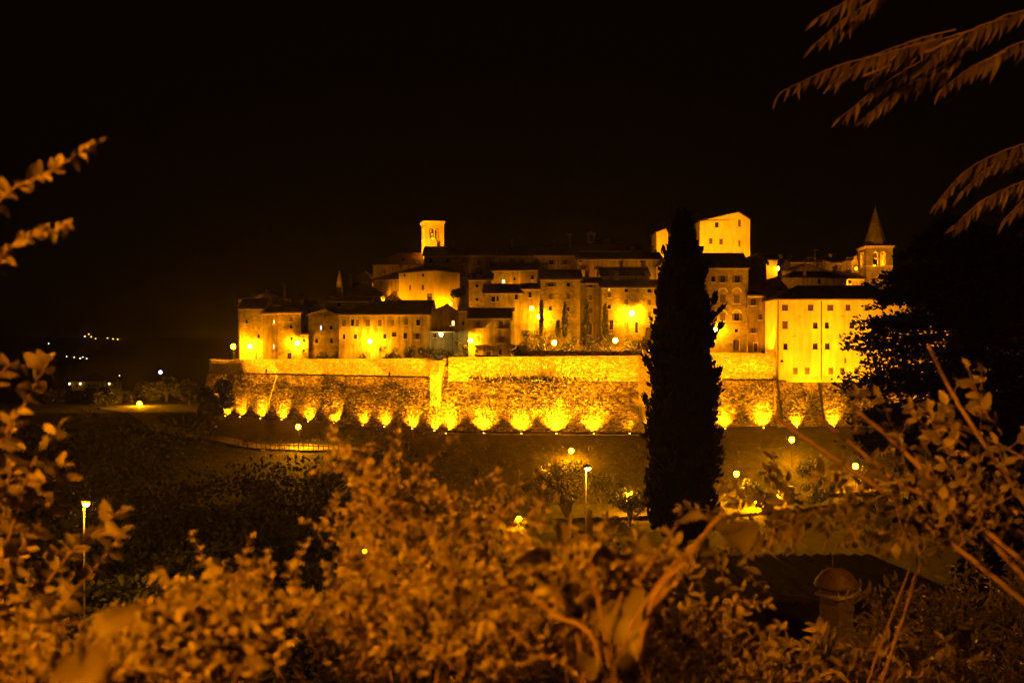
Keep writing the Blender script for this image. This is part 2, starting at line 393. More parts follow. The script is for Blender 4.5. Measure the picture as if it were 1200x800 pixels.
def rampart(label, p0, p1, top0, top1, ledge0, ledge1, base0, base1, prot=1.5, name='rampart_wall', scarp_mat='stone_dark', mort='mortar_dark', shelf=.3,
            ends=(True, True), upper=True, lowpanels=None):
    p0 = Vector((p0[0], p0[1], 0)); p1 = Vector((p1[0], p1[1], 0))
    U = (p1 - p0); W = U.length; U.normalize(); rz = math.atan2(U.y, U.x)
    zb = min(base0, base1) - 1.0
    root = empty(name, (p0.x, p0.y, zb), rz, label, 'wall')
    t0, t1, l0, l1, b0, b1 = [q - zb for q in (top0, top1, ledge0, ledge1, base0 - 1, base1 - 1)]
    D = .9
    if upper:
        mb = MB()
        mb.quad((0,0,l0-.3),(W,0,l1-.3),(W,0,t1),(0,0,t0)); mb.quad((0,0,t0),(W,0,t1),(W,D,t1),(0,D,t0))
        mb.quad((W,D,l1-.3),(0,D,l0-.3),(0,D,t0),(W,D,t1)); mb.quad((0,D,l0-.3),(0,0,l0-.3),(0,0,t0),(0,D,t0)); mb.quad((W,0,l1-.3),(W,D,l1-.3),(W,D,t1),(W,0,t1))
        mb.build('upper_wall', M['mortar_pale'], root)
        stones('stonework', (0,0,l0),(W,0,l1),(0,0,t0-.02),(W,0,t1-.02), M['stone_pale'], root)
        # coping slabs, joined: each is only three pixels wide
        cp = MB(); u = 0
        while u < W - .2:
            l = min(random.uniform(.7, 1.1), W - u); q = u / W; z = t0 + (t1 - t0) * q; h = random.uniform(.09, .14)
            cp.box(u + .01, u + l - .01, -.12, D + .08, z + .003, z + h); u += l
        tag(cp.build('coping', M['trim'], root), kind='stuff')
    s = shelf
    mb = MB()
    mb.quad((0,-prot,b0),(W,-prot,b1),(W,-s,l1),(0,-s,l0)); mb.quad((0,-s,l0),(W,-s,l1),(W,.3,l1),(0,.3,l0))
    mb.quad((0,.3,b0),(0,-prot,b0),(0,-s,l0),(0,.3,l0)); mb.quad((W,-prot,b1),(W,.3,b1),(W,.3,l1),(W,-s,l1)); mb.quad((W,.3,b1),(0,.3,b0),(0,.3,l0),(W,.3,l1))
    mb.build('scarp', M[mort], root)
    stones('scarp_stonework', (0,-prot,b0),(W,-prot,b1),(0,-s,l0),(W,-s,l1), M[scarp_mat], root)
    return root, W, zb
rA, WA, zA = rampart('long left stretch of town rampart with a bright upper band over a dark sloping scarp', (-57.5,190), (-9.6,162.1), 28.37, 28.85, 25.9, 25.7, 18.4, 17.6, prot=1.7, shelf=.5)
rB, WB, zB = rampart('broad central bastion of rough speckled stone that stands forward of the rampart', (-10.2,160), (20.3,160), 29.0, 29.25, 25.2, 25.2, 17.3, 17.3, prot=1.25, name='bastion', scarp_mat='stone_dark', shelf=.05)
rC, WC, zC = rampart('short brightly lit return wall where the central bastion turns back beside the cypress', (20.35,160.1), (24.3,167), 29.25, 29.8, 25.2, 25.3, 17.3, 17.8, prot=1.2, scarp_mat='stone_pale', mort='mortar_pale', shelf=.05)  # scarp takes the pale stone too, so some lamplight sits in its colour
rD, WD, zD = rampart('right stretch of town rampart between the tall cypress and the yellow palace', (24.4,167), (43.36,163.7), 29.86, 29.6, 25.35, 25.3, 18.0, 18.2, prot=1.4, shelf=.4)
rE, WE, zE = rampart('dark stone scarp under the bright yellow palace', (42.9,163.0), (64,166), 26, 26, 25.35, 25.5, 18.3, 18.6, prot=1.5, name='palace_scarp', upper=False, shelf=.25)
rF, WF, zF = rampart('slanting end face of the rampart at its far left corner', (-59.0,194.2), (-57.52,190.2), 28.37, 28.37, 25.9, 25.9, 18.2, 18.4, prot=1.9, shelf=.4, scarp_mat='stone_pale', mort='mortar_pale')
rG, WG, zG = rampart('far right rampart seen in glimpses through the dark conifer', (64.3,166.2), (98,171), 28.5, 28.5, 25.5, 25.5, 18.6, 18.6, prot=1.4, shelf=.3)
# pale buttress, light put into its colour, between the left stretch and the bastion
WB0 = WA - 2.1
bt = MB()
z0, z1 = 21.2 - zA, 28.6 - zA
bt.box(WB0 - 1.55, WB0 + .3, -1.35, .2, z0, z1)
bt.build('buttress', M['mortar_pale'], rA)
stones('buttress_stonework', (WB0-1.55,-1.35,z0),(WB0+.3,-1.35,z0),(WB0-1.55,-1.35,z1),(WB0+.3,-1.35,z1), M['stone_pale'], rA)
for u, z in ((14.4, 26.3), (42.6, 26.0)):
    b = MB(); b.box(u - .16, u + .16, -.12, .05, z - zA - .7, z - zA + .5); b.build('loophole', M['iron'], rA)
b = MB(); b.tube([(17.5, -.6, 25.8 - zA), (16.0, -1.95, 18.6 - zA)], .09, 6); b.build('drain_pipe', M['stone_pale'], rA)
for rr, u, zt, zz in ((rE, .4, 25.35, zE), (rE, 7.6, 25.35, zE)):
    b = MB(); b.tube([(u, -.36, zt - zz), (u + .35, -1.62, 18.5 - zz)], .2, 6); b.build('drain_pipe', M['iron'], rr)
# low mortar kerb along the foot of the wall (the thin lit line in front of the uplights)
for (a, b_) in (((-54,186.8),(-12,160.6)), ((-12,157.3),(22,157.3)), ((26,163.8),(64,162.6))):
    d = Vector((b_[0]-a[0], b_[1]-a[1], 0)); L_ = d.length; d.normalize(); m2 = MB(); nseg = int(L_ / 2)
    za = ground_z(*a)
    o = empty('kerb', (a[0], a[1], za), math.atan2(d.y, d.x)); tag(o, kind='structure')
    for i in range(nseg):
        u0, u1 = i * L_ / nseg, (i + 1) * L_ / nseg; q = Vector((a[0], a[1], 0)) + d * (u0 + u1) / 2
        z = ground_z(q.x, q.y) - za; m2.box(u0, u1 - .02, -.15, .15, z - .4, z + .12)
    tag(m2.build('kerb_stone', M['mortar_dark'], o), kind='stuff')
# thin tufts of caper and weeds along the ledge of the bastion
TV = [(0,0,0),(.5,0,.25),(0,0,1),(-.5,0,.25)]; TF = [(0,1,2,3)]
n = 900; x = rng.uniform(-7, 16, n); keep = rng.random(n) < np.clip(1.2 - np.abs(x - 1) / 10, .15, 1); x = x[keep]; n = len(x)
loc = np.stack([x, np.full(n, 159.9) + rng.uniform(-.25, 0, n), 25.4 + rng.normal(0, .25, n)], 1)
tag(link('wall_weeds', batch_mesh('wall_weeds', TV, TF, rand_rot(n) * rng.uniform(.25, .6, n)[:, None, None], loc, M['foliage'])), 'dark weeds rooted along the ledge of the central bastion', 'weeds', kind='stuff')
# ------------------------------------------------------------------ houses
class Hs: pass
WCACHE = {}
def facade(mb, W, zlo, H, holes, d=.22, y=0.0):
    """wall face in the plane y with recessed rectangular openings"""
    us = sorted({0.0, W} | {h[0] for h in holes} | {h[1] for h in holes}); vs = sorted({zlo, H} | {h[2] for h in holes} | {h[3] for h in holes})
    for i in range(len(us) - 1):
        for j in range(len(vs) - 1):
            cu, cv = (us[i] + us[i+1]) / 2, (vs[j] + vs[j+1]) / 2
            if any(h[0] < cu < h[1] and h[2] < cv < h[3] for h in holes): continue
            mb.quad((us[i], y, vs[j]), (us[i+1], y, vs[j]), (us[i+1], y, vs[j+1]), (us[i], y, vs[j+1]))
    for a, b, c, e in holes:
        mb.quad((a,y,c),(b,y,c),(b,y+d,c),(a,y+d,c)); mb.quad((a,y,e),(a,y+d,e),(b,y+d,e),(b,y,e))
        mb.quad((a,y,c),(a,y+d,c),(a,y+d,e),(a,y,e)); mb.quad((b,y,c),(b,y,e),(b,y+d,e),(b,y+d,c))
        mb.quad((a,y+d,c),(b,y+d,c),(b,y+d,e),(a,y+d,e))
def window_meshes(w, h, kind):
    key = (w, h, kind)
    if key in WCACHE: return WCACHE[key]
    out = []; a, c = w / 2, h / 2
    if kind == 'd':
        f = MB(); f.box(-a, -a+.12, .06, .2, -c, c); f.box(a-.12, a, .06, .2, -c, c); f.box(-a+.12, a-.12, .06, .2, c-.12, c)
        out.append(('door', f.mesh('door_frame', M['trim'])))
        l = MB(); 
        for s in (-1, 1): l.box(*sorted((s*.01, s*(a-.13))), .12, .18, -c, c-.13)
        l.box(-a+.2, -.08, .105, .12, 0, c-.35); l.box(.08, a-.2, .105, .12, 0, c-.35)
        out.append(('door_leaf', l.mesh('door_leaf', M['wood'])))
    elif kind == 'b':
        f = MB(); f.box(-a, a, .12, .21, -c, c); out.append(('blind_window', f.mesh('blind_window', M['plaster_dk'])))
    else:
        f = MB(); t = .08
        for x0, x1, z0, z1 in ((-a,-a+t,-c,c),(a-t,a,-c,c),(-a+t,a-t,c-t,c),(-a+t,a-t,-c,-c+t)): f.box(x0, x1, .11, .19, z0, z1)
        if w > .7: f.box(-.03, .03, .12, .185, -c+t, c-t); f.box(-a+t, a-t, .125, .18, .12, .17)
        if kind == 'a':
            n = 8; r = a
            pts = [(-a, c)] + [(-r*math.cos(math.pi*i/n), c - r + r*math.sin(math.pi*i/n)) for i in range(n//2+1)]
            f.prism([(x, z) for x, z in pts][::1], .01, .1, 'y'); f.prism([(-x, z) for x, z in pts], .01, .1, 'y')
        out.append(('window', f.mesh('window_frame', M['wood'])))
        p = MB(); p.box(-a+t, a-t, .15, .17, -c+t, c-t)
        pm = {'l': 'lit_pane', 'c': 'cool_pane', 'o': 'warm_pane'}.get(kind, 'glass')
        out.append(('pane', p.mesh('pane', M[pm])))
        s = MB(); s.box(-a-.12, a+.12, -.12, .05, -c-.1, -c-.003); out.append(('sill', s.mesh('sill', M['trim'])))
        if kind == 's':
            for sg in (-1, 1):
                q = MB(); x0, x1 = sorted((sg*.01, sg*(a-.01))); q.box(x0, x1, .03, .08, -c+.02, c-.02)
                for k in range(6):
                    z = -c + .15 + k * (h - .3) / 5; q.box(x0+.06, x1-.06, .012, .028, z-.04, z+.04)
                out.append(('shutter', q.mesh('shutter', M['shutter'])))
        if kind == 'o2': pass
        if kind == 'w' and w > .75:
            for sg in (-1, 1):
                q = MB(); x0, x1 = sorted((sg*(a+.02), sg*(a+.02+a*.9))); q.box(x0, x1, -.06, -.012, -c+.02, c-.02)
                out.append(('shutter', q.mesh('shutter', M['shutter'])))
    WCACHE[key] = out
    return out
def place_window(root, u, y, v, w, h, kind, rz=0.0):
    ms = window_meshes(w, h, kind)
    top = link(ms[0][0], ms[0][1], root); top.location = (u, y, v); top.rotation_euler = (0, 0, rz)
    for nm, me in ms[1:]: link(nm, me, top)
    return top
def slope(mb, E0, E1, UP, a=0.0, b=1.0, th=.16, pitch=.34):
    """a tiled roof plane from eave E0-E1 along UP; a, b are where the ridge starts and ends (hips); real barrel ridges"""
    E0, E1, UP = Vector(E0), Vector(E1), Vector(UP); L = (E1 - E0); Ln = L.length
    n = L.cross(UP).normalized()
    if n.z < 0: n = -n
    cols = max(4, min(90, int(Ln / pitch))) * 2
    def hh(s):
        if a > 0 and s < a: return s / a
        if b < 1 and s > b: return (1 - s) / (1 - b)
        return 1.0
    k0 = len(mb.v)
    for i in range(cols + 1):
        s = i / cols; p = E0 + L * s; q = p + UP * hh(s); o = n * (.07 if i % 2 else 0.0)
        mb.v += [tuple(p + o), tuple(q + o), tuple(p - n * th), tuple(q - n * th)]
    for i in range(cols):
        c = k0 + i * 4; d = c + 4
        mb.f += [(c, d, d + 1, c + 1), (d + 2, c + 2, c + 3, d + 3), (c + 2, d + 2, d, c)]
    mb.f += [(k0, k0+1, k0+3, k0+2), (k0 + cols*4 + 1, k0 + cols*4, k0 + cols*4 + 2, k0 + cols*4 + 3)]
def chimney(roof, u, y, z, w=.6, h=1.3, pot=True):
    m = MB(); m.box(u-w/2, u+w/2, y-w/2, y+w/2, z-1.0, z+h-.2); m.box(u-w/2-.08, u+w/2+.08, y-w/2-.08, y+w/2+.08, z+h-.2, z+h-.08)
    if pot:
        for sx in (-1, 1):
            for sy in (-1, 1): m.box(u+sx*w*.36-.05, u+sx*w*.36+.05, y+sy*w*.36-.05, y+sy*w*.36+.05, z+h-.08, z+h+.2)
        m.prism([(y-w/2-.1, z+h+.2), (y+w/2+.1, z+h+.2), (y, z+h+.45)][::1], u-w/2-.1, u+w/2+.1, 'x')
    return m.build('chimney', M['brick'], roof)

def house(label, x0, x1, Y, eave, ridge, roof='side', depth=9, Y1=None, wins=(), m='plaster', name='house', cat='house', base=None, chims=(),
          right=(), left=(), apx=.5, hip=(False, False), ov=.45, eave1=None, antenna=None, tilem='tile', group=None):
    A = Vector((wx(x0, Y), Y, 0)); B = Vector((wx(x1, Y1 or Y), Y1 or Y, 0))
    U = B - A; W = U.length; U.normalize(); N = Vector((-U.y, U.x, 0)); rz = math.atan2(U.y, U.x)
    inside = lambda q: tz(q.x, q.y)
    zb = base if base is not None else min(inside(A), inside(B)) - .8
    H = wz(eave, Y) - zb; Hr = wz(eave1, Y1 or Y) - zb if eave1 else H
    root = empty(name, (A.x, A.y, zb), rz, label, cat, group)
    ymid = (A.y + B.y) / 2 + N.y * depth / 2
    Z = (wz(ridge, ymid) if roof in ('side', 'hip') else wz(ridge, (A.y + B.y) / 2 + (depth * N.y if roof == 'shed' else 0))) - zb
    rise = max(.3, Z - H)
    def onfront(px, py):
        dx = (px - 600) / F       # ray x = dx*y against the facade line
        t = (dx * A.y - A.x) / (U.x - dx * U.y); y = A.y + U.y * t
        return t, wz(py, y) - zb, y
    holes = []; wl_ = []
    for q in wins:
        px, py, wp, hp, kind = q
        u, v, y = onfront(px, py); w = round(wp * y / F, 1); h = round(hp * y / F, 1)
        w = max(.4, w); h = max(.4, h)
        u = min(max(u, w/2 + .12), W - w/2 - .12)
        holes.append((u-w/2, u+w/2, v-h/2, v+h/2)); wl_.append((u, v, w, h, kind))
    mb = MB()
    facade(mb, W, 0, H if roof == 'gable' else min(H, Hr), holes)
    mb.quad((W,depth,0),(0,depth,0),(0,depth,H),(W,depth,H))
    mb.quad((0,0,0),(0,0,H),(0,depth,H),(0,depth,0)); mb.quad((W,0,0),(W,depth,0),(W,depth,H),(W,0,H))
    mb.quad((0,0,H-.02),(W,0,H-.02),(W,depth,H-.02),(0,depth,H-.02))
    rm = MB(); o = ov
    if roof in ('side', 'hip'):
        s = rise / (depth / 2); dd = depth / 2 + o
        if roof == 'hip': hip = (True, True)
        ins = min(depth / 2, W * .45); Lw = W + 2 * o
        a = (ins + o) / Lw if hip[0] else 0.0; b = 1 - (ins + o) / Lw if hip[1] else 1.0
        slope(rm, (-o,-o,H-o*s+.12), (W+o,-o,H-o*s+.12), (0, dd, s*dd), a, b)
        slope(rm, (-o,depth+o,H-o*s+.12), (W+o,depth+o,H-o*s+.12), (0,-dd, s*dd), a, b)
        for e, sg in ((0, 1), (1, -1)):
            if hip[e]:
                x = -o if e == 0 else W + o
                slope(rm, (x,-o,H-o*s+.12), (x,depth+o,H-o*s+.12), (sg*(ins+o), 0, s*dd), .5, .5)
            else:
                x = 0 if e == 0 else W
                mb.quad((x,0,H),(x,depth,H),(x,depth/2,H+rise))
        rg = [(a*Lw-o, depth/2, H+rise+.14), (b*Lw-o, depth/2, H+rise+.14)]
        rm.tube(rg, .13, 6)
        zr = H + rise; ry = depth / 2
    elif roof == 'gable':
        ax = apx * W
        for yy in (0, depth):
            if yy == 0: facade_tri = mb.quad((0,0,H),(W,0,Hr),(ax,0,H+rise))
            else: mb.quad((W,depth,Hr),(0,depth,H),(ax,depth,H+rise))
        if Hr != H: mb.quad((W,0,min(H,Hr)),(W,depth,min(H,Hr)),(W,depth,max(H,Hr)),(W,0,max(H,Hr)))
        sl = rise / max(ax, .3); sr = (H + rise - Hr) / max(W - ax, .3)
        slope(rm, (-o,-o,H-o*sl+.12), (-o,depth+o,H-o*sl+.12), (ax+o,0,sl*(ax+o)))
        slope(rm, (W+o,-o,Hr-o*sr+.12), (W+o,depth+o,Hr-o*sr+.12), (-(W-ax+o),0,sr*(W-ax+o)))
        rm.tube([(ax,-o,H+rise+.14),(ax,depth+o,H+rise+.14)], .13, 6)
        zr = H + rise; ry = 2.0
    elif roof == 'shed':
        s = rise / depth
        if Hr != H:
            pass
        slope(rm, (-o,-o,H-o*s+.12), (W+o,-o,H-o*s+.12), (0,depth+2*o,s*(depth+2*o)))
        for x in (0, W): mb.quad((x,0,H),(x,depth,H),(x,depth,H+rise))
        mb.quad((W,depth,H),(0,depth,H),(0,depth,H+rise),(W,depth,H+rise))
        zr = H + rise * .6; ry = depth * .6
    mb.build('wall', M[m], root)
    rf = rm.build('roof', M[tilem], root)
    # eave moulding under the front eave
    if roof != 'gable':
        cm = MB(); cm.box(-.1, W+.1, -.16, -.012, H-.3, H-.08); cm.build('cornice', M['trim'], root)
    for u, v, w, h, kind in wl_: place_window(root, u, 0, v, w, h, kind)
    for px in chims:
        u, v, y = onfront(px, eave)
        chimney(rf, min(max(u, .5), W - .5), ry + random.uniform(-.6, .6) * (roof != 'gable'), zr, random.uniform(.5, .8), random.uniform(.9, 1.6))
    for side, lst in (('r', right), ('l', left)):
        for (dy, py, w, h, kind) in lst:
            X = W if side == 'r' else 0
            place_window(root, X + (.22 if side == 'r' else -.22) * 0, dy, wz(py, A.y + dy) - zb, w, h, kind, R(90) if side == 'r' else R(-90))
    r = Hs(); r.root, r.A, r.B, r.W, r.H, r.zb, r.U, r.N, r.roof, r.zr, r.depth = root, A, B, W, H, zb, U, N, rf, zr, depth
    return r

# --- left end of the rampart street
house('leftmost tall narrow house at the rampart end behind a white hot street lamp', 281, 308, 197, 361, 351, 'side', 8, m='rubble', wins=[(303,394,3,5,'w'),(300,416,4,9,'d'),(289,377,3,5,'w')], chims=[290])
house('dark gabled house rising behind the leftmost rampart houses', 279, 341, 213, 357, 343, 'gable', 11, m='plaster_dk', chims=[331], wins=[(300,352,3,4,'w')])
house('flat brown house with two thin lit slit windows second along the rampart street', 308, 326, 196.5, 367, 361, 'side', 8, m='plaster_dk', wins=[(321,377,2,5,'l'),(320.5,406,1.8,6,'l')])
house('lamp lit rubble house third along the rampart street', 326, 352.4, 196, 366, 359, 'side', 8, m='rubble', wins=[(341,374,4,6,'s'),(341,383,3,5,'w'),(341.5,397,3,4,'w'),(339,417,5,7,'a')], chims=[348])
house('low annexe with a level top between two rubble houses on the rampart street', 352.8, 361.5, 195.6, 391.5, 390.3, 'shed', 6, m='rubble', wins=[(356,399,3,5,'w'),(356,411,2,3,'w')], ov=.15)
house('recessed dark house above the low annexe on the rampart street', 342, 364, 205, 360, 353, 'side', 8, m='rubble_dk', chims=[350])
house('gable fronted rubble house with one cool lit window on the rampart street', 361.5, 396.5, 195.9, 369, 363, 'gable', 10, m='rubble', apx=.55, wins=[(376,384,2.4,6,'c'),(388,384,3.4,5,'w'),(371,399.5,3.4,5.5,'w'),(388.5,399.5,3.4,5.5,'w'),(380.5,370,3,6,'b')])
hL = house('long two storey house with six shuttered upper windows behind the rampart street', 397, 503, 181, 368, 353, 'side', 13, m='plaster', hip=(True, False),
      wins=[(403,378.5,4.5,7.5,'s'),(413,378,4,7.5,'w'),(418.7,378.5,4,7.5,'s'),(431,378.5,5,7.5,'s'),(445,378.5,4.5,7.5,'s'),(459,378,6,7,'b'),(476,377,4.5,8,'s'),(490,378,4.5,7,'w'),(403,394.5,3.4,6,'w'),(416.5,394.5,3.6,6,'w'),(451,394,4,6,'w'),(475,393.5,4.5,7,'w'),(489,394,5,7,'w'),(462,392,5,6,'a')],
      chims=[458, 508])
house('low dark side house under a lean-to with a greenish lamp', 505, 537, 186, 366, 357, 'gable', 10, m='plaster_dk', apx=.6, wins=[(531,378.5,4,6,'o'),(510,392,3,7,'w'),(525,383,3,4,'b')])
house('little lit corner house between the lean-to and the balcony house', 537, 549, 185, 364, 361, 'shed', 6, m='plaster', ov=.2, wins=[(543,379,3,5,'w')])
# canopy at the green lamp
cp = empty('canopy', (wx(503,181), 181.0, 27.3), 0, 'thin flat canopy on posts beside the greenish lamp', 'canopy')
b = MB(); zc = wz(389,180) - 27.3; b.box(0, 4.4, -.6, 4, zc, zc+.12); b.build('canopy_roof', M['awning'], cp)
for x in (.15, 4.25): b = MB(); b.box(x-.06, x+.06, -.5, -.38, 0, zc-.003); b.build('post', M['iron'], cp)
# --- balcony house at the foot of the middle group
hB = house('three storey plastered house with two balconies right behind the central bastion', 549, 598.5, 171, 372.5, 362, 'side', 8, m='plaster', ov=.3,
      wins=[(560,380,4.5,7,'s'),(587,380,4.5,7,'s'),(560,397,5,7,'s'),(588,397.5,7,7,'s'),(558.5,412,3.5,5,'w'),(572.5,415,7,8,'d'),(586.5,412.5,3.2,6,'w')], base=27.2)
for px, py in ((560,384.5),(588,385.0),(588,402.5),(561,403)):
    X = wx(px,171) - hB.A.x; Zb = wz(py,171) - hB.zb
    b = MB(); b.box(X-.95, X+.95, -.75, -.003, Zb-.12, Zb); bal = b.build('balcony', M['trim'], hB.root)
    r_ = MB(); r_.box(X-.93, X+.93, -.74, -.71, Zb+.85, Zb+.9)
    for k in range(14): xx = X - .91 + k * .14; r_.box(xx-.012, xx+.012, -.735, -.715, Zb, Zb+.85)
    for sx in (-.92, .92): r_.box(X+sx-.015, X+sx+.015, -.71, -.01, Zb+.85, Zb+.9)
    r_.build('railing', M['iron'], bal)
# --- palace, church and houses on the upper left
house('little lit gable end peeping over the long house roof', 447, 472, 199, 354.5, 345.5, 'gable', 8, m='plaster_lt', ov=.3)
house('dark roofed house below the cream palace on the upper left', 399, 446, 206, 346, 332, 'side', 12, m='rubble_dk', hip=(True, True), chims=[404])
house('small gabled house left of the church on the upper left skyline', 409, 436, 221, 328.5, 319, 'gable', 9, m='plaster_dk', apx=.7, wins=[(420,333,3,4,'w')])
house('low wall-like house at the foot of the thin spire', 381, 432, 200, 352.5, 349, 'shed', 6, m='rubble_dk', wins=[(397,357,3.6,5,'w')])
house('cream palace lit from below with six front windows on the upper left', 467.5, 509, 211, 319.3, 311, 'hip', 7.8, Y1=204.5, m='plaster_lt', cat='palace', name='palace',
      wins=[(474,322.5,3,3.6,'w'),(495.5,322.5,3.4,3.6,'w'),(480.5,337,3,6,'s'),(495.5,336.8,4,6.4,'s')],
      right=[(2.4,323,.6,.9,'w'),(1.6,338.5,.5,.9,'w'),(3.1,338.5,.5,.9,'w'),(6.4,340,.6,.9,'w')])
house('lower left wing of the cream palace with blank walls', 437.5, 468, 214, 327.5, 320, 'side', 8, Y1=211.5, m='plaster', hip=(True, False), name='house')
house('long church nave with a lit flank beside the bright bell tower', 437, 496, 229, 309.5, 297.5, 'side', 12, m='plaster', hip=(True, False), name='church', cat='church', wins=[(450,319.5,5,6,'b')], chims=[])
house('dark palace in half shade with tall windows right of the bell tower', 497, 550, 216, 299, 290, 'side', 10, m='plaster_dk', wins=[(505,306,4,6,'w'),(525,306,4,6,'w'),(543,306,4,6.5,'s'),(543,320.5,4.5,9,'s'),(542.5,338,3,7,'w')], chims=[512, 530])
house('narrow brown house joined to the dark palace on the upper row', 550.3, 580, 216.5, 299, 292, 'side', 10, m='plaster_dk', wins=[(561,308.5,4,6.5,'s'),(561,319.5,4.5,5,'w')])
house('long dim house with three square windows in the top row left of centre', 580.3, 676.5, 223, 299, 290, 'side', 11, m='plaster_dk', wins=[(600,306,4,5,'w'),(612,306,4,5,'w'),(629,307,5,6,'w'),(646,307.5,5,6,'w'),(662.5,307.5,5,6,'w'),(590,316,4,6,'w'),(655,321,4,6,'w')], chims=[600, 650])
house('long brown house with a pale ledge in the top row right of centre', 676.8, 775, 221, 303.5, 296.5, 'side', 11, m='plaster', wins=[(680.5,305.8,3.4,3.4,'w'),(684,313.5,6,6,'w'),(700,314,4,5,'w'),(752,306.5,3,3,'w'),(742,318,4,6,'w'),(722,318,4,6,'w')], chims=[745, 768])
house('dark roof with a pale eave high behind the long brown house', 670, 752, 240, 293, 286.5, 'side', 10, m='plaster_lt', chims=[700])
house('small square house with two windows left of the row of gardens', 549.8, 576, 207, 327.5, 321.5, 'side', 8, m='rubble', wins=[(559,335,3.4,4,'w'),(559,351,3.6,4,'w')], chims=[554])
house('brown house with one white lit window high in the middle group', 576.3, 611, 211, 316.5, 309, 'side', 9, m='plaster', wins=[(590,329.5,4,5,'l'),(603,327,3,4,'w')])
house('dim house under a dark roof just right of the white lit window', 611.3, 640, 210, 316, 309, 'side', 9, m='plaster_dk', wins=[(624,325,4,5,'w')])
house('low house with a long dark roof set between the upper and middle rows', 705, 760, 203, 322.5, 314, 'side', 8, m='plaster', chims=[731, 757], wins=[(722,327,3,4,'w'),(745,328,3,4,'w')])
house('tiny gable house at the right end of the top row', 774.5, 785, 214, 308, 302, 'gable', 8, m='plaster_lt')
# --- middle row over the gardens
house('house with a sloping roof and an arched pair of windows left in the middle row', 568, 612, 189, 343, 334, 'side', 9, m='plaster', wins=[(578,350.5,4.6,6,'a'),(583.2,350,2,6,'w'),(605,348,4,6,'w'),(601.5,362.5,4,5,'w')], chims=[572])
house('narrow plastered house lit by the garden lamp in the middle row', 612.3, 633.5, 189, 338.5, 333, 'side', 9, m='plaster', wins=[(621,345.5,4,6.5,'a'),(623,361,6,6,'o')])
house('tall stone house with three rows of paired windows in the middle row', 633.8, 680, 187, 327, 317, 'side', 9, m='rubble_lt', wins=[(645.5,333.5,7,5,'w'),(666,333.5,4,5,'w'),(645.3,347.5,4.6,7,'s'),(666,347.5,4.4,6.5,'s'),(645,361.5,3.6,5,'w'),(666,362.5,3.4,5,'w')], chims=[640, 676])
house('recessed stained house between the two tall stone houses of the middle row', 680.3, 705, 190, 331.5, 326, 'side', 9, m='plaster', wins=[(692,334.5,6,5,'w'),(692,348.8,4.2,6,'s'),(692,364,4.2,6,'s'),(692,385,5,14,'d')], chims=[690])
hM = house('broad stone house with a hot wall lamp and tall arched doors in the middle row', 705.3, 792, 187, 336.5, 329, 'side', 9, m='rubble_lt', chims=[725, 762],
      wins=[(714,338.9,2,2.6,'l'),(714,345.5,3.6,6,'s'),(714,359.5,4,5,'w'),(734,340,4.2,5,'w'),(747,340,4,4.6,'b'),(761,340.5,4.2,5,'w'),(773.5,340.5,3.4,5,'w'),(734,354,4.4,6,'s'),(744.9,353,1.6,4,'b'),(747.9,353,1.6,4,'b'),(761,354.5,4,6,'s'),(734,367.5,3.6,5,'b'),(761,368.6,3.6,7,'s'),(716.5,380.5,5,11,'a'),(734,384.5,5.6,14,'b'),(746,383.5,4,13,'a'),(760,391,8.6,17,'d')])
# --- skyline on the right
house('small bright gable house on the skyline behind the cypress', 769.5, 783, 244, 272, 268, 'gable', 9, m='plaster_lt', apx=.8)
house('darker plastered block for the shaded side of the small bright gable house', 783.3, 796, 245, 271, 267, 'gable', 9, m='plaster_dk')  # shaded flank of the house before, built apart; shade put into the plaster
house('dark roofed tower house behind the big bright yellow house', 781, 834, 264, 257, 247.5, 'gable', 10, m='plaster', apx=.65)
house('big bright yellow house with a lopsided gable on the skyline', 820, 879, 250, 259, 248.5, 'gable', 11, m='plaster_lt', apx=.77, eave1=257, cat='house', ov=.3,
      wins=[(840,263.5,4,6,'a'),(833,282.5,4,6.5,'s'),(845,283.2,4,6.5,'s'),(866.5,261.5,3.4,8.5,'s'),(866.5,285.5,3,7.5,'b')])
h1 = house('tall house with arched window bays and a lit base right of the cypress', 820, 876.5, 172, 313.5, 298, 'side', 9, m='rubble', base=27.6, ov=.35,
      wins=[(847,327,6.4,8,'w'),(864,327,6.4,8,'w'),(847,350,6.6,10,'s'),(863.5,350.5,6.6,10.5,'s'),(847,371.5,6,9,'s'),(863.5,371.5,6.2,8.5,'w'),(863,387.5,4.4,4,'w'),(847,387,4,2.6,'b'),(863,404,8,13.5,'d'),(836,327,5,7,'w')])
for px, py in ((847,342.5),(863.5,342.5),(847,368.5),(863.5,368)):
    X = wx(px,172) - h1.A.x; Zb = wz(py,172) - h1.zb; m2 = MB(); n = 10; r0, r1 = .62, .86
    for i in range(n):
        a0, a1 = math.pi*i/n, math.pi*(i+1)/n
        m2.prism([(X+r0*math.cos(a0), Zb+r0*math.sin(a0)), (X+r1*math.cos(a0), Zb+r1*math.sin(a0)), (X+r1*math.cos(a1), Zb+r1*math.sin(a1)), (X+r0*math.cos(a1), Zb+r0*math.sin(a1))][::-1], -.06, -.004, 'y')
    m2.build('arch', M['trim'], h1.root)
house('dark gable house right behind the tall house with arched bays', 877, 898, 181, 306, 297.5, 'gable', 10, m='rubble_dk', apx=.55)
house('narrow brown house with five square windows left of the yellow palace', 876.8, 896.6, 171, 346.5, 343, 'shed', 7, m='plaster_dk', base=27.6, ov=.2,
      wins=[(883,354,6,8.5,'w'),(891,371.5,5,7,'w'),(883,387.3,5.6,6,'w'),(885.5,406.5,6,11,'d')])
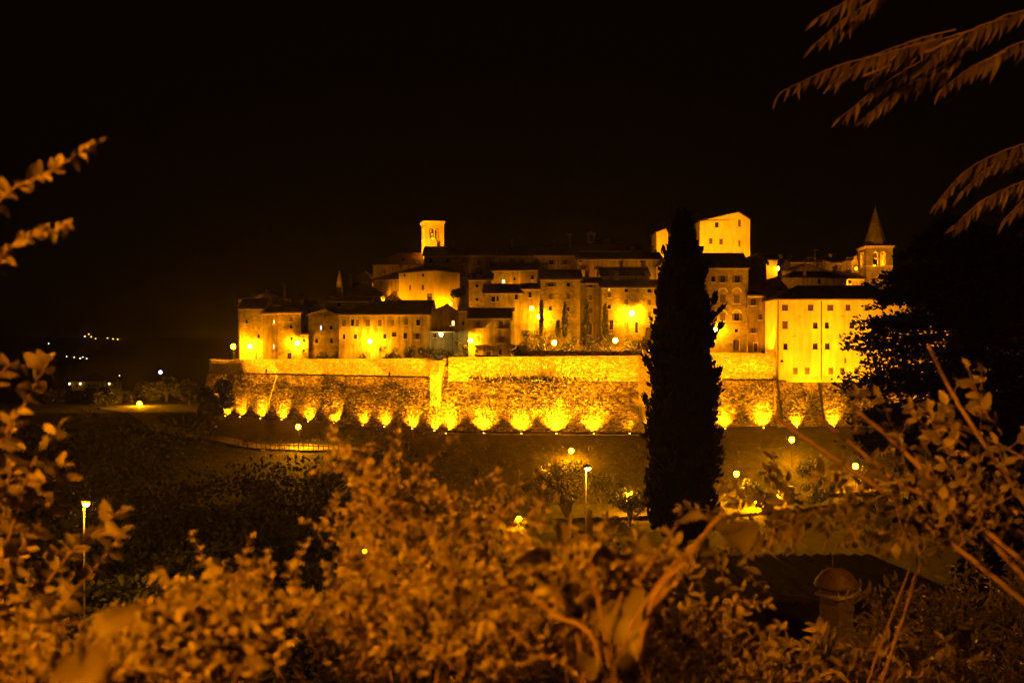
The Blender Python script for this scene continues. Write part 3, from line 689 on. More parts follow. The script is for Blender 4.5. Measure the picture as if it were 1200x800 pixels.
hR = house('big bright yellow palace with three rows of windows standing on the rampart', 911, 1064, 163, 349.5, 336, 'hip', 9, m='plaster_lt', cat='palace', name='palace', base=25.0, ov=.5,
      wins=[(920,360.5,7,7.5,'s'),(950,360.5,6.4,7.5,'s'),(973,360.5,7,7.5,'s'),(993.7,360.5,6,7.5,'s'),(1016,360.5,6,7.5,'s'),
            (920,380.8,6.4,9,'s'),(955.5,381.5,5.4,7.5,'v'),(969,381.2,5,7.5,'v'),(998.5,381.2,6,7.5,'v'),(1020,381.2,5,7.5,'v'),
            (920.5,406,5,7,'v'),(955.3,405.8,5.6,7.5,'v'),(969.5,405.8,5.6,7.5,'v'),(993.5,405.8,6,7.5,'v'),(1018,405.8,5.6,7.5,'v'),
            (916.3,423,3.4,1.9,'v'),(990.8,422.4,3,5.4,'b'),
            (932,434.5,6,8,'b'),(946,434.5,6,8,'b'),(973.5,434.5,6,8,'b'),(987,434.5,6,8,'b'),(1004,434.5,6,8,'b')], left=[(4.0,361,.6,1.1,'w'),(4.0,383,.6,1.1,'b')])
for px in (911.6, 962.3):
    X = wx(px,163) - hR.A.x; b = MB(); b.tube([(X,-.1,hR.H-.3),(X,-.1,.4)], .075, 6)
    for k in range(5): b.box(X-.1, X+.1, -.1, -.003, 2.2*k+1, 2.2*k+1.06)
    b.build('downpipe', M['iron'], hR.root)
b = MB(); b.box(.05, hR.W-.05, -.035, -.004, .35, 1.0); b.build('plinth', M['trim'], hR.root)
b = MB(); b.box(-.14, hR.W+.1, -.24, -.165, hR.H-.42, hR.H-.1); b.build('eave_moulding', M['trim'], hR.root)
for px, py, dx in ((937,371,1),(987,370.5,1),(931,394,-1)):
    b = MB(); X = wx(px,163)-hR.A.x; Zb = wz(py,163)-hR.zb; b.tube([(X-.25*dx,-.06,Zb+.08),(X+.25*dx,-.12,Zb-.08)], .035, 5); b.build('iron_bracket', M['iron'], hR.root)
# back row right
house('small lit house with a satellite dish beside a hot lamp on the right skyline', 893, 911, 205, 304, 299.5, 'side', 7, m='plaster_lt', wins=[(900,309,2,4,'w')])
house('little dark gable with one black window left above the yellow palace', 896, 921, 184, 336, 325.5, 'gable', 8, m='plaster_dk', apx=.6, wins=[(912.5,338,5,6,'w')])
house('long low house under television aerials on the right skyline', 927, 979, 235, 307, 304.5, 'side', 9, m='plaster', wins=[(940,311,3,4,'w'),(958,311,3,4,'w'),(972,314,4,5,'w')], chims=[932])
house('wide dark gable house with a long falling roof in the right background', 916, 992, 208, 325, 309.5, 'gable', 10, m='plaster', apx=.36, eave1=326, wins=[(943,320,4,5,'w'),(960,330,4,6,'w')])
house('narrow house with a window pair left of the right gable', 977.5, 992, 224, 308, 304, 'shed', 8, m='plaster', wins=[(987,313,3,6,'w'),(980,313,2.4,5,'w')])
house('gabled house with one attic window left of the steepled bell tower', 991.5, 1014, 221, 305, 299.5, 'gable', 9, m='plaster', apx=.55, wins=[(1002,303,2.4,3,'w'),(1004,313,4,6,'w')], chims=[1010])
house('low lit house at the foot of the steepled bell tower', 974, 1012, 211, 326.5, 322, 'side', 8, m='plaster', wins=[(996,330,4,5,'w')], chims=[985])
house('dim house hidden behind the conifer right of the steepled tower', 1058, 1112, 186, 360, 350, 'side', 9, m='plaster_lt', wins=[(1070,372,5,7,'w'),(1090,372,5,7,'w'),(1102,385,5,7,'w')])
house('far right house seen through the dark conifer', 1140, 1195, 184, 380, 370, 'side', 9, m='plaster_lt', wins=[(1150,392,5,7,'w'),(1168,392,5,7,'w'),(1184,392,5,7,'w')])

# --- towers
def bell_tower(label, x0, x1, Y, rz, top, base_z, belfry0, belfry1, opn, m, string_py, name='bell_tower', spire=None, deep=None, side_op=True):
    """square tower with a real hollow belfry: four corner walls, arched openings, cornice, bells inside"""
    cx = wx((x0 + x1) / 2, Y); wpx = (x1 - x0) * Y / F; ap = abs(rz - math.atan2(-cx, Y)); ap = abs(rz + math.atan2(cx, Y)); s = wpx / (math.cos(ap) + math.sin(ap)); h = s / 2
    root = empty(name, (cx, Y + h, base_z), rz, label, 'tower')
    Z = lambda py: wz(py, Y) - base_z
    zt, z0, z1 = Z(top), Z(belfry1), Z(belfry0)
    b = MB(); b.box(-h, h, -h, h, 0, z0); b.build('shaft', M[m], root)
    b = MB(); b.box(-h-.06, h+.06, -h-.06, h+.06, z0 + .003, z0 + .22); b.build('string_course', M['trim'], root)
    # belfry: piers and arches on four sides
    t = .55; b = MB(); zs = z0 + .22 + .003
    ow, ns = opn   # opening width, number per side
    gap = (s - 2 * t - ns * ow) / (ns + 1) if ns > 1 else 0
    ow_ = ow
    for q in range(4):
        m4 = Matrix.Rotation(math.pi / 2 * q, 3, 'Z'); c = MB()
        tot = ns * ow + (ns - 1) * .32; st = -tot / 2; spring = z1 - ow / 2
        xs_ = [-h] + sum([[st + k * (ow + .32), st + k * (ow + .32) + ow] for k in range(ns)], []) + [h - t]
        for k in range(0, len(xs_), 2): c.box(xs_[k], xs_[k+1], -h, -h + t, zs, spring)
        c.box(-h, h - t, -h, -h + t, z1 + .12, zt)
        # solid between arches at spring level, with arch curve
        for k in range(ns):
            a0 = st + k * (ow + .32); cxx = a0 + ow / 2; n = 8; r = ow / 2
            lo = xs_[2*k] if k == 0 else a0 - .16; hi = xs_[2*k+3] if k == ns - 1 else a0 + ow + .16
            L1 = [(lo, spring)] + [(cxx - r*math.cos(math.pi*i/n), spring + r*math.sin(math.pi*i/n)) for i in range(n//2+1)] + [(cxx, z1+.12), (lo, z1+.12)]
            R1 = [(cxx, z1+.12)] + [(cxx - r*math.cos(math.pi*i/n), spring + r*math.sin(math.pi*i/n)) for i in range(n//2, n+1)] + [(hi, spring), (hi, z1+.12)]
            c.prism(L1, -h, -h + t, 'y'); c.prism(R1, -h, -h + t, 'y')
            for i in range(n):   # archivolt
                a_, b_ = math.pi*i/n, math.pi*(i+1)/n; ra, rb = r + .02, r + .26
                c.prism([(cxx-ra*math.cos(a_), spring+ra*math.sin(a_)), (cxx-rb*math.cos(a_), spring+rb*math.sin(a_)), (cxx-rb*math.cos(b_), spring+rb*math.sin(b_)), (cxx-ra*math.cos(b_), spring+ra*math.sin(b_))], -h-.07, -h-.004, 'y')
        n0 = len(b.v); b.v += [tuple(m4 @ Vector(v)) for v in c.v]; b.f += [tuple(n0 + i for i in f) for f in c.f]
    b.build('belfry', M[m], root)
    b = MB(); b.box(-h-.22, h+.22, -h-.22, h+.22, zt+.003, zt+.2); b.box(-h-.38, h+.38, -h-.38, h+.38, zt+.203, zt+.36)
    for k in range(9):
        for q in (-1, 1):
            x = -h + (k + .5) * s / 9; b.box(x-.1, x+.1, *sorted((q*(h+.01), q*(h+.3))), zt-.2, zt); b.box(*sorted((q*(h+.01), q*(h+.3))), x-.1, x+.1, zt-.2, zt)
    b.build('cornice', M['trim'], root)
    if spire:
        b = MB(); zz = zt + .36; sp = Z(spire); b.lathe([(h*1.0, zz+.004), (h*.9, zz+.35), (.43*h, zz + (sp-zz)*.52), (.03, sp)], 8); o = b.build('spire', M['rubble_dk'], root); o.rotation_euler = (0,0,R(22.5))
        b = MB(); b.tube([(0,0,sp-.2),(0,0,sp+.9)], .04, 5); b.box(-.25,.25,-.03,.03,sp+.5,sp+.57); b.build('finial_cross', M['iron'], root)
    else:
        b = MB(); zz = zt + .36
        b.quad((-h-.38,-h-.38,zz+.004),(h+.38,-h-.38,zz+.004),(0,0,zz+.75)); b.quad((h+.38,-h-.38,zz+.004),(h+.38,h+.38,zz+.004),(0,0,zz+.75)); b.quad((h+.38,h+.38,zz+.004),(-h-.38,h+.38,zz+.004),(0,0,zz+.75)); b.quad((-h-.38,h+.38,zz+.004),(-h-.38,-h-.38,zz+.004),(0,0,zz+.75))
        b.build('roof', M['tile'], root)
    bl = MB(); zc = z1 - .35; bl.lathe([(.06, zc+.05), (.22, zc), (.3, zc-.35), (.34, zc-.7), (.46, zc-.95)], 10); bl.build('bell', M['rust'], root)
    bm = MB(); bm.box(-h+t, h-t, -.07, .07, zc+.06, zc+.2); bm.build('bell_beam', M['wood'], root)
    return root, cx, Y + h, h, base_z + z0, base_z + z1
tw1 = bell_tower('bright square bell tower with twin arched openings on the upper left skyline', 493, 519.5, 231, R(15), 260.8, 44, 266, 281, (1.05, 2), 'tower_st', 281)
tw2 = bell_tower('bell tower with a tall pointed steeple beside the dark conifer', 1012, 1050.5, 212, R(-2), 290, 36, 294.5, 312.5, (1.15, 2), 'rubble_lt', 314, spire=239)
# thin spire and bell gable
sp = empty('spire', (wx(396,203), 204.5, 38), 0, 'thin pale pointed spire standing among the left rooftops', 'spire')
b = MB(); zt = wz(352,204.5)-38; b.prism([(-.95,-.95),(.95,-.95),(.95,.95),(-.95,.95)], 0, zt); b.build('base', M['rubble'], sp)
b = MB(); b.lathe([(1.0, zt+.004), (.82, zt+1.6), (.5, zt+4.1), (.06, wz(317,204.5)-38)], 8); b.build('pinnacle', M['rubble'], sp)
bg = empty('bell_gable', (wx(693,249), 249, 44), 0, 'small open bell gable on the skyline above the top row', 'bell gable')
Zg = lambda py: wz(py,249) - 44
b = MB(); b.box(-1.05,-.42,-.4,.4,0,Zg(275)); b.box(.42,1.05,-.4,.4,0,Zg(275)); b.box(-.42,.42,-.4,.4,0,Zg(283)); b.box(-1.05,1.05,-.4,.4,Zg(275)+.003,Zg(273.6)); b.build('frame', M['plaster_lt'], bg)
b = MB(); b.prism([(-1.25,Zg(273.6)+.003),(1.25,Zg(273.6)+.003),(0,Zg(271.6))], -.55, .55, 'y'); b.build('roof', M['trim'], bg)
b = MB(); b.lathe([(.05,Zg(276)),(.2,Zg(276.6)),(.3,Zg(279.5))], 8); b.build('bell', M['rust'], bg)
house('low house beside the small bell gable on the skyline', 698, 727, 250, 284, 278, 'gable', 8, m='plaster', apx=.5)
# aerials and dishes
def aerial(label, px, py0, py1, Y):
    z0, z1 = wz(py1, Y), wz(py0, Y); o = empty('television_aerial', (wx(px, Y), Y, z0), random.uniform(0, 1), label, 'aerial', 'aerials on the rooftops')
    b = MB(); b.tube([(0,0,0),(0,0,z1-z0)], .05, 5); b.build('mast', M['steel'], o)
    b = MB(); zz = z1 - z0 - .4; b.tube([(-.7,0,zz),(.9,0,zz)], .03, 4)
    for k in range(6): x = -.6 + k*.28; b.tube([(x,-.4,zz+.03),(x,.4,zz+.03)], .022, 4)
    b.build('antenna', M['steel'], o)
aerial('tall aerial above the long low house on the right skyline', 955, 291, 306, 235)
aerial('short aerial left of the tall one on the right skyline', 947, 300, 306, 235.5)
aerial('aerial near the right gable behind the yellow palace', 979, 296, 308, 232)
aerial('aerial on the dark roof left of the bell gable', 668, 273, 291, 228)
aerial('thin pale mast on the dark gabled house at the left end', 312.3, 338.5, 347, 215)
def dish(label, px, py, Y, r=.5):
    o = empty('satellite_dish', P(px, py, Y), 0, label, 'satellite dish')
    b = MB(); b.lathe([(.05,0),(r*.6,.06),(r,.2)], 12); q = b.build('dish', M['plaster_lt'], o); q.rotation_euler = (R(65), 0, R(20))
    b = MB(); b.tube([(0,.1,0),(0,.3,-1.2)], .05, 5); b.build('mast', M['iron'], o)
dish('pale satellite dish on the small lit house beside the hot lamp', 914, 300.6, 204)
dish('round satellite dish below the right skyline aerials', 972.5, 300, 231)
# ------------------------------------------------------------------ lamps (every light has its fixture)
GLOBES = {}
def globe_mesh(r, key):
    if (r, key) not in GLOBES:
        b = MB(); n = 6; b.lathe([(r*.35,-r), (r*.8,-r*.6), (r,0), (r*.8,r*.6), (r*.35,r)], 8); GLOBES[(r, key)] = b.mesh('globe', M[key], True)
    return GLOBES[(r, key)]
em('side_lamp', (1, .30, .004), 330)
def post_lamp(label, px, py, Y, key='sodium', r=.2, h=None, zf=ground_z, group='street lamps'):
    if Y > 100 and group == 'street lamps': r *= 1.55
    p = P(px, py, Y); zg = zf(p.x, p.y); H = max(p.z - zg, .8) if h is None else h
    o = empty('street_lamp', (p.x, p.y, p.z - H), 0, label, 'street lamp', group)
    b = MB(); b.tube([(0,0,-.2),(0,0,.5),(0,0,.52),(0,0,H-r-.02)], [.08,.08,.05,.04], 8); b.build('pole', M['iron'], o)
    g = link('globe', globe_mesh(r, key), o); g.location = (0, 0, H)
    b = MB(); b.lathe([(r*1.25,0),(r*.9,r*.35),(.05,r*.55)], 10, (0,0,H+r+.01)); b.build('cap', M['iron'], o)
    return o
def wall_lamp(label, px, py, Y, key='sodium', r=.2, out=.9):
    r *= 1.5 if Y < 300 else 1
    """bracket lamp: the globe hangs 'out' metres in front of the wall at depth Y"""
    y = Y - out; p = P(px, py, y)
    o = empty('wall_lamp', (p.x, p.y, p.z), 0, label, 'wall lamp', 'lamps on brackets')
    link('globe', globe_mesh(r, key), o)
    b = MB(); b.lathe([(r*1.2,r+.01),(r*.8,r+.12),(.05,r+.2)], 10); b.build('cap', M['iron'], o)
    b = MB(); b.tube([(0,0,r+.2),(0,.05,r+.35),(0,out*.6,r+.45),(0,out-.02,r+.3)], .03, 5); b.box(-.1,.1,out-.06,out-.005,r+.1,r+.5); b.build('bracket', M['iron'], o)
    return o
tzf = tz
# rampart street and gardens
post_lamp('globe street lamp standing alone at the far left tip of the rampart', 273.5, 406, 194, 'sodium', .26, zf=tz)
wall_lamp('white hot lamp on the leftmost tall narrow house', 293, 405.5, 197, 'sodium_wall', .25, 1.0)
wall_lamp('hot lamp between the rubble houses at the low annexe', 348.5, 402, 196, 'sodium_wall', .25, .9)
post_lamp('hot street lamp in front of the long two storey house', 433.5, 400, 178.6, 'sodium_hi', .24, zf=tz)
wall_lamp('greenish white lamp under the flat canopy', 517, 392, 184, 'green_lamp', .2, 3.2)
wall_lamp('hot lamp at the left corner of the balcony house', 551.5, 399, 171, 'sodium_hi', .22, 1.0)
post_lamp('garden lamp at the left among cypresses under the middle row', 631.5, 371, 185.4, 'sodium_hi', .22, zf=tz)
post_lamp('low garden lamp on the left above the central bastion', 649.5, 401.5, 174, 'sodium_hi', .24, zf=tz)
wall_lamp('white hot lamp high on the broad stone house', 740.5, 367, 187, 'sodium_hi', .3, 1.0)
post_lamp('low garden lamp on the right above the central bastion', 721, 399, 172.5, 'sodium_hi', .25, zf=tz)
wall_lamp('lamp at the foot of the tall house behind the cypress edge', 838.5, 386, 172, 'sodium_hi', .22, 1.1)
wall_lamp('lamp glowing beside the small house with the satellite dish', 911.6, 314.5, 204, 'sodium_lo', .22, .9)
wall_lamp('lamp glowing among rooftops at the foot of the steepled tower', 989, 332.5, 210.5, 'lane', .24, .8)
# lanes of the old town: mostly hidden lamps between the rows, many added to light dim fronts
def lane(label, px, py, Y, key='lane', r=.2): post_lamp(label, px, py, Y, key, r, zf=tz, group='lane lamps between the house rows')
for label, px, py, Y, key in (('lane lamp in the yard below the cream palace front', 488, 357, 201, 'sodium'), ('lane lamp below the bright right face of the cream palace', 528, 356, 205, 'sodium'),
    ('lane lamp at the left wing of the cream palace', 450, 352, 209, 'sodium'), ('added lane lamp behind the left wing below the church nave', 455, 333, 222, 'lane'), ('added lane lamp behind the sloping roofed house of the middle row', 590, 347, 206, 'lane'),
    ('added lane lamp below the white lit window house', 602, 341, 207.5, 'sodium'), ('added lane lamp behind the tall stone house roof', 690, 335, 214, 'lane'), ('added lane lamp behind the low long roofed house', 765, 340, 212, 'sodium'),
    ('added lane lamp in the alley right of the dark palace', 553, 358, 213, 'lane'), ('added lane lamp below the three square windows of the top row', 655, 331, 213, 'lane'), ('added lane lamp below the long brown house of the top row', 730, 327, 215, 'lane'),
    ('added lane lamp among the roofs beside the thin spire', 410, 357, 213, 'sodium_lo'), ('added lane lamp behind the leftmost rampart houses', 340, 366, 210, 'sodium_lo'), ('added lane lamp below the aerials behind the wide gable house', 955, 330, 222, 'sodium'),
    ('added lane lamp at the foot of the attic window gable', 1001, 330, 216, 'sodium'), ('added lane lamp on the ridge behind the bell gable', 712, 296, 246, 'lane'), ('added lane lamp behind the yellow palace roof', 930, 350, 196, 'lane'),
    ('lamp on the terrace behind the conifer branches', 1130, 372, 182, 'sodium'), ('lamp in front of the far right house behind the conifer', 1165, 398, 181, 'sodium_hi'), ('added lane lamp behind the small square house', 563, 336, 212, 'lane')):
    lane(label, px, py, Y, key)
# lamps on the slope below the walls
post_lamp('lamp by the fenced path on the left slope', 349.5, 500, 150, 'sodium', .22)
post_lamp('lamp on the bare slope below the central bastion', 669.5, 528, 147, 'sodium', .22)
post_lamp('lamp shining through the crown of a small tree', 738, 580, 121, 'sodium', .2)
post_lamp('lamp close right of the cypress trunk above bushes', 863, 555, 137, 'sodium', .22)
post_lamp('lamp on the slope below the yellow palace', 928, 515, 149, 'sodium', .24)
post_lamp('lamp above the dark car park wall at the lower right', 1002.5, 546, 141, 'sodium', .24)
post_lamp('orange lamp beside the earth bank at the far left', 163.5, 473, 215, 'sodium', .3)
post_lamp('small bluish white lamp in the trees at the far left', 188, 436, 262, 'blue_lamp', .25)
post_lamp('little lamp over a rounded bush in the hollow', 608, 607.5, 116, 'sodium', .16)
post_lamp('small lamp seen through the twigs of the middle bush', 427.5, 646, 74, 'sodium', .13)
post_lamp('low lamp like a headlight beside the access road', 885.5, 585.5, 129, 'sodium', .2, h=1.0)
# the two tall posts with downward heads
def tall_lamp(label, px, py, Y, key, dome=False, H=9.0):
    p = P(px, py, Y); H = p.z - ground_z(p.x, p.y)
    o = empty('street_lamp', (p.x, p.y, p.z - H), 0, label, 'street lamp')
    b = MB(); b.tube([(0,0,0),(0,0,1.2),(0,0,1.25),(0,0,H-.2)], [.11,.11,.08,.06], 10); b.build('pole', M['steel'], o)
    b = MB()
    if dome: b.lathe([(.42,0),(.40,.1),(.28,.24),(.08,.3)], 14, (.14,0,H-.02))
    else: b.box(-.16,.5,-.16,.16,H-.03,H+.14); 
    b.build('lamp_head', M['iron'], o)
    b = MB(); b.lathe([(.24,0),(.2,-.12),(.08,-.2)], 12, (.18,-.05,H-.05)); b.build('diffuser', M[key], o)
    return o
tall_lamp('tall lamp post with a black dome head and glaring pole in the centre', 686.5, 547.5, 96, 'sodium_tall', True)
tall_lamp('tall bright yellow lamp post at the left behind leafy branches', 98.5, 589, 75, 'sodium_left')

# uplights along the foot of the rampart
def uplight(label, px, py, Y, E=900, aim=1.5, cone=86, key='lens'):
    p = P(px, py, Y); z = ground_z(p.x, p.y)
    o = empty('ground_uplight', (p.x, p.y, z), 0, label, 'uplight', 'ground uplights along the rampart foot')
    b = MB(); b.lathe([(.2,-.1),(.2,.12),(.17,.16),(.15,.16)], 10); b.build('housing', M['iron'], o)
    b = MB(); b.lathe([(.13,0),(.1,.03),(.03,.04)], 10, (0,0,.163)); b.build('lens', M[key], o)
    ld = bpy.data.lights.new('uplight_beam', 'SPOT'); ld.energy = E; ld.color = SODIUM; ld.spot_size = R(cone); ld.spot_blend = 1.0; ld.shadow_soft_size = .1
    l = bpy.data.objects.new('beam', ld); C.objects.link(l); l.parent = o; l.location = (0, 0, .24)
    l.rotation_euler = Vector((0, -1.0, -aim)).to_track_quat('Z', 'Y').to_euler()
def wall_foot(px, off):
    """depth of a point 'off' metres in front of the wall foot along the ray of photo column px"""
    lo, hi = 140.0, 200.0
    for _ in range(40):
        m = (lo + hi) / 2; x = wx(px, m)
        if m < yw(x) - off: lo = m
        else: hi = m
    return lo
ORD = ('first', 'second', 'third', 'fourth', 'fifth', 'sixth', 'seventh', 'eighth', 'ninth', 'tenth')
for i, px in enumerate((264,281,305,330,361,391,425,450.5,483,509)):
    uplight(ORD[i] + ' ground uplight from the left end of the long left rampart', px, 0, wall_foot(px, 2.9), random.uniform(4600, 9000), random.uniform(1.2, 1.6), 104)
for i, px in enumerate((522.5,567,611,652,696)):
    uplight(('very bright uplight at the left corner of the central bastion', 'second uplight of the central bastion, next to its left corner', 'uplight left of the middle of the central bastion', 'brightest uplight at the middle of the central bastion', 'uplight right of the middle of the central bastion')[i],
            px, 0, wall_foot(px, 2.6 if px > 530 else 3.3), (26000,16000,14000,26000,17000)[i], 1.7, 104)
uplight('weak uplight at the right end of the central bastion', 738, 0, wall_foot(738, 2.5), 1500)
uplight('uplight at the bright return wall left of the tall cypress', 757.5, 0, wall_foot(758, 2.3), 9000, 3.5)
for lab, px in (('uplight hidden behind the tall cypress', 812), ('first uplight right of the tall cypress', 850), ('second uplight right of the tall cypress', 895), ('uplight between the two dark drain pipes under the yellow palace', 934), ('uplight right of the second drain pipe under the yellow palace', 977.5)):
    uplight(lab, px, 0, wall_foot(px, 2.8), random.uniform(7000, 12500), 1.4, 100)
uplight('weak uplight at the left fringe of the conifer', 1019, 0, wall_foot(1019, 2.4), 1200)
uplight('left one of two uplights glinting behind the conifer', 1064, 0, wall_foot(1064, 3), 6000); uplight('right one of two uplights glinting behind the conifer', 1088, 0, wall_foot(1088, 3), 6000); uplight('uplight at the right edge behind the conifer', 1190, 0, wall_foot(1190, 4), 9000)

# floodlights on the slope, aimed at the upper walls, the palace and the towers
def flood(label, loc, target, E, cone, sx=1.0, blend=.35, key=None, cat='floodlight', soft=.15, group=None):
    loc, target = Vector(loc), Vector(target); d = (target - loc).normalized()
    o = empty('floodlight', loc, math.atan2(d.x, d.y) * -1, label, cat, group)
    b = MB(); b.box(-.3,.3,-.18,.0,-.2,.2); b.box(-.34,.34,-.003+.006,.2,.203,.225); q = b.build('housing', M['iron'], o); q.rotation_euler = (math.asin(d.z), 0, 0)
    b = MB(); b.tube([(-.36,-.08,0),(-.36,-.08,-.4),(.36,-.08,-.4),(.36,-.08,0)], .025, 5); b.tube([(0,-.08,-.4),(0,-.08,-.9)], .05, 6); b.build('bracket', M['iron'], o)
    ld = bpy.data.lights.new('flood_beam', 'SPOT'); ld.energy = E; ld.color = SODIUM; ld.spot_size = R(cone); ld.spot_blend = blend; ld.shadow_soft_size = soft
    l = bpy.data.objects.new('beam', ld); C.objects.link(l); l.location = loc + d * .25
    l.rotation_euler = d.to_track_quat('-Z', 'Y').to_euler(); l.scale = (sx, 1, 1)
    l.parent = o; l.matrix_parent_inverse = (Matrix.Translation(loc) @ Matrix.Rotation(math.atan2(d.x, d.y) * -1, 4, 'Z')).inverted()
G_ = 'floodlights on the slope below the rampart'
def gz1(x, y): return (x, y, ground_z(x, y) + 1.0)
FT = ['the left corner of the long rampart', 'the left loophole of the rampart', 'the middle of the long left rampart', 'the right part of the long left rampart', 'the left half of the central bastion', 'the middle of the central bastion', 'the right half of the central bastion', 'the rampart right of the cypress', 'the return wall behind the cypress']
for x, y, tx, ty, tz_, E in ((-50,160,-46,184,27.2,14000),(-42,157,-40,180,27.2,16000),(-30,151,-28,173,27.2,16000),(-18,144,-17,167,27.3,16000),
                          (-5,138,-4,160,27.2,15000),(5,137,5,160,27.2,15000),(15,137,15,160,27.2,15000),(31,142,33,166,27.6,17000),(24,140,27,167,27.6,9000)):
    flood('black floodlight on the dark slope facing ' + FT.pop(0), gz1(x, y), (tx, ty, tz_), E * (2.9 if -8 < x < 20 else 2.4), (17 if -8 < x < 20 else 12.5), (2.6 if -8 < x < 20 else 1.7 if x < -45 else 3.4), .5, group=G_)
# palace: four floods standing on the scarp ledge and the slope
for x, lab in ((46, 'left'), (51.5, 'middle'), (57, 'right')): flood(lab + ' one of three floodlights on the slope aimed at the yellow palace', gz1(x - 1, 142), (x, 163, 31.5), 27000, 34, 1.0, .4, group='floodlights aimed at the yellow palace')
flood('bright floodlight on the rampart walk beside the yellow palace', (41.6, 164.9, 29.9), (43.3, 168.5, 36), 1800, 110, group=None)
# bell tower, skyline house
flood('floodlight on a roof terrace aimed at the left bell tower', (-24.5, 219.5, 48.9), (-19.0, 232, 56.5), 20000, 44)
flood('second floodlight on the church roof aimed at the left bell tower', (-25, 228.5, 51.2), (-20.5, 232.4, 56), 4200, 80)
flood('floodlight on the roofs aimed at the bright skyline house', (47, 228, 51.0), (53.5, 250, 57.5), 30000, 42)
flood('floodlight aimed at the small bright gable house on the skyline', (33.5, 232, 53.5), (38, 246, 57.5), 7000, 40)
flood('floodlight low on the roofs aimed at the steepled bell tower', (70, 196, 42.5), (78.3, 214, 51.5), 8500, 46)
# lamps inside the belfries
for (t, E) in ((tw1, 25), (tw2, 1700)):
    root, cx, cy, h, zb0, zb1 = t
    o = empty('belfry_lamp', (cx, cy + .55, zb0 + .3), 0, 'floodlight inside the %s belfry' % ('square tower' if t is tw1 else 'steepled tower'), 'floodlight')
    b = MB(); b.lathe([(.12,0),(.16,.12),(.1,.2)], 8); b.build('housing', M['iron'], o)
    b = MB(); b.lathe([(.09,.204),(.05,.26)], 8); b.build('lens', M['sodium'], o)
    ld = bpy.data.lights.new('belfry_beam', 'POINT'); ld.energy = E; ld.color = SODIUM; ld.shadow_soft_size = .1
    l = bpy.data.objects.new('beam', ld); C.objects.link(l); l.parent = o; l.location = (0, 0, .45)

# the street lamp behind the photographer that lights the near bushes
def near_lamp():
    o = empty('street_lamp', (-3.2, -2.0, 28.3), R(-50), 'tall street lamp on the lane behind the viewpoint', 'street lamp')
    b = MB(); b.tube([(0,0,-.3),(0,0,2.9),(0,.3,3.5),(0,.9,3.7)], [.1,.08,.06,.05], 10); b.build('pole', M['steel'], o)
    b = MB(); b.box(-.16,.16,.8,1.5,3.68,3.82); b.build('lamp_head', M['iron'], o)
    b = MB(); b.lathe([(.15,0),(.13,-.1),(.05,-.15)], 12, (0,1.15,3.67)); b.build('diffuser', M['near'], o)
em('near', (1, .29, .003), 1180)
near_lamp()
# distant lights on the plain
for lab, px, py, Y, k in (('single white speck above the distant row of lights', 57,402.5,1300,'far_lamp'), ('leftmost white speck of the distant row of lights', 61,416,900,'far_lamp'), ('lone white speck left of the middle of the distant row', 78,417.5,900,'far_lamp'), ('white speck just left of the tight trio in the distant row', 87,418.5,900,'far_lamp'),
    ('left speck of the tight white trio in the distant row', 94,419.8,900,'far_lamp'), ('upper middle speck of the tight white trio in the distant row', 97,418.2,900,'far_lamp'), ('right speck of the tight white trio in the distant row', 101.5,420,900,'far_lamp'),
    ('leftmost orange lamp of the hamlet on the far hill', 99.5,394,2300,'far_orange'), ('topmost orange lamp of the hamlet on the far hill', 104,391.5,2300,'far_orange'), ('orange lamp between the topmost and rightmost hamlet lamps', 107,394.5,2300,'far_orange'), ('rightmost orange lamp of the hamlet on the far hill', 112,396.8,2300,'far_orange'), ('lowest whiter lamp under the hamlet on the far hill', 102.5,399,2300,'far_lamp'),
    ('left one of three faint orange lights right of the hamlet', 126,396,2300,'far_orange'), ('middle one of three faint orange lights right of the hamlet', 132.5,397,2300,'far_orange'), ('right one of three faint orange lights right of the hamlet', 138,397.5,2300,'far_orange'), ('faint lone light farthest right of the hamlet', 155,401,2200,'far_lamp'), ('white speck just right of the far farmhouse roof', 140,440,500,'far_lamp')):
    p = P(px, py, Y); zg = ground_z(p.x, p.y)
    o = empty('street_lamp', (p.x, p.y, min(zg, p.z - 1)), 0, lab, 'street lamp', 'distant lamps on the plain'); hh_ = p.z - o.location.z
    r = Y * .00036
    g = link('globe', globe_mesh(round(r, 2), k), o); g.location = (0, 0, hh_)
    b = MB(); b.tube([(0,0,-1),(0,0,hh_ - r)], .12, 5); b.build('pole', M['iron'], o)
# far house with lit walls at the left
fh = house('pale low farmhouse with three wall lamps far out at the left', 84, 122, 330, 446.5, 438, 'side', 10, m='plaster', base=14.5, name='farmhouse', wins=[(90,452,2.4,3.4,'w'),(104,452,2.4,3.4,'w'),(114,452,2.4,3.4,'w')], hip=(True, True))
for px, lab in ((81.5, 'left corner'), (94, 'front wall'), (128, 'low right wing')): wall_lamp('pale lamp on the ' + lab + ' of the far farmhouse', px, 449.5, 330, 'white_lamp', .34, .8)
house('low wing at the right of the far farmhouse', 122.3, 133, 331, 448.5, 443, 'side', 7, m='plaster', base=14.5, name='farm_wing')

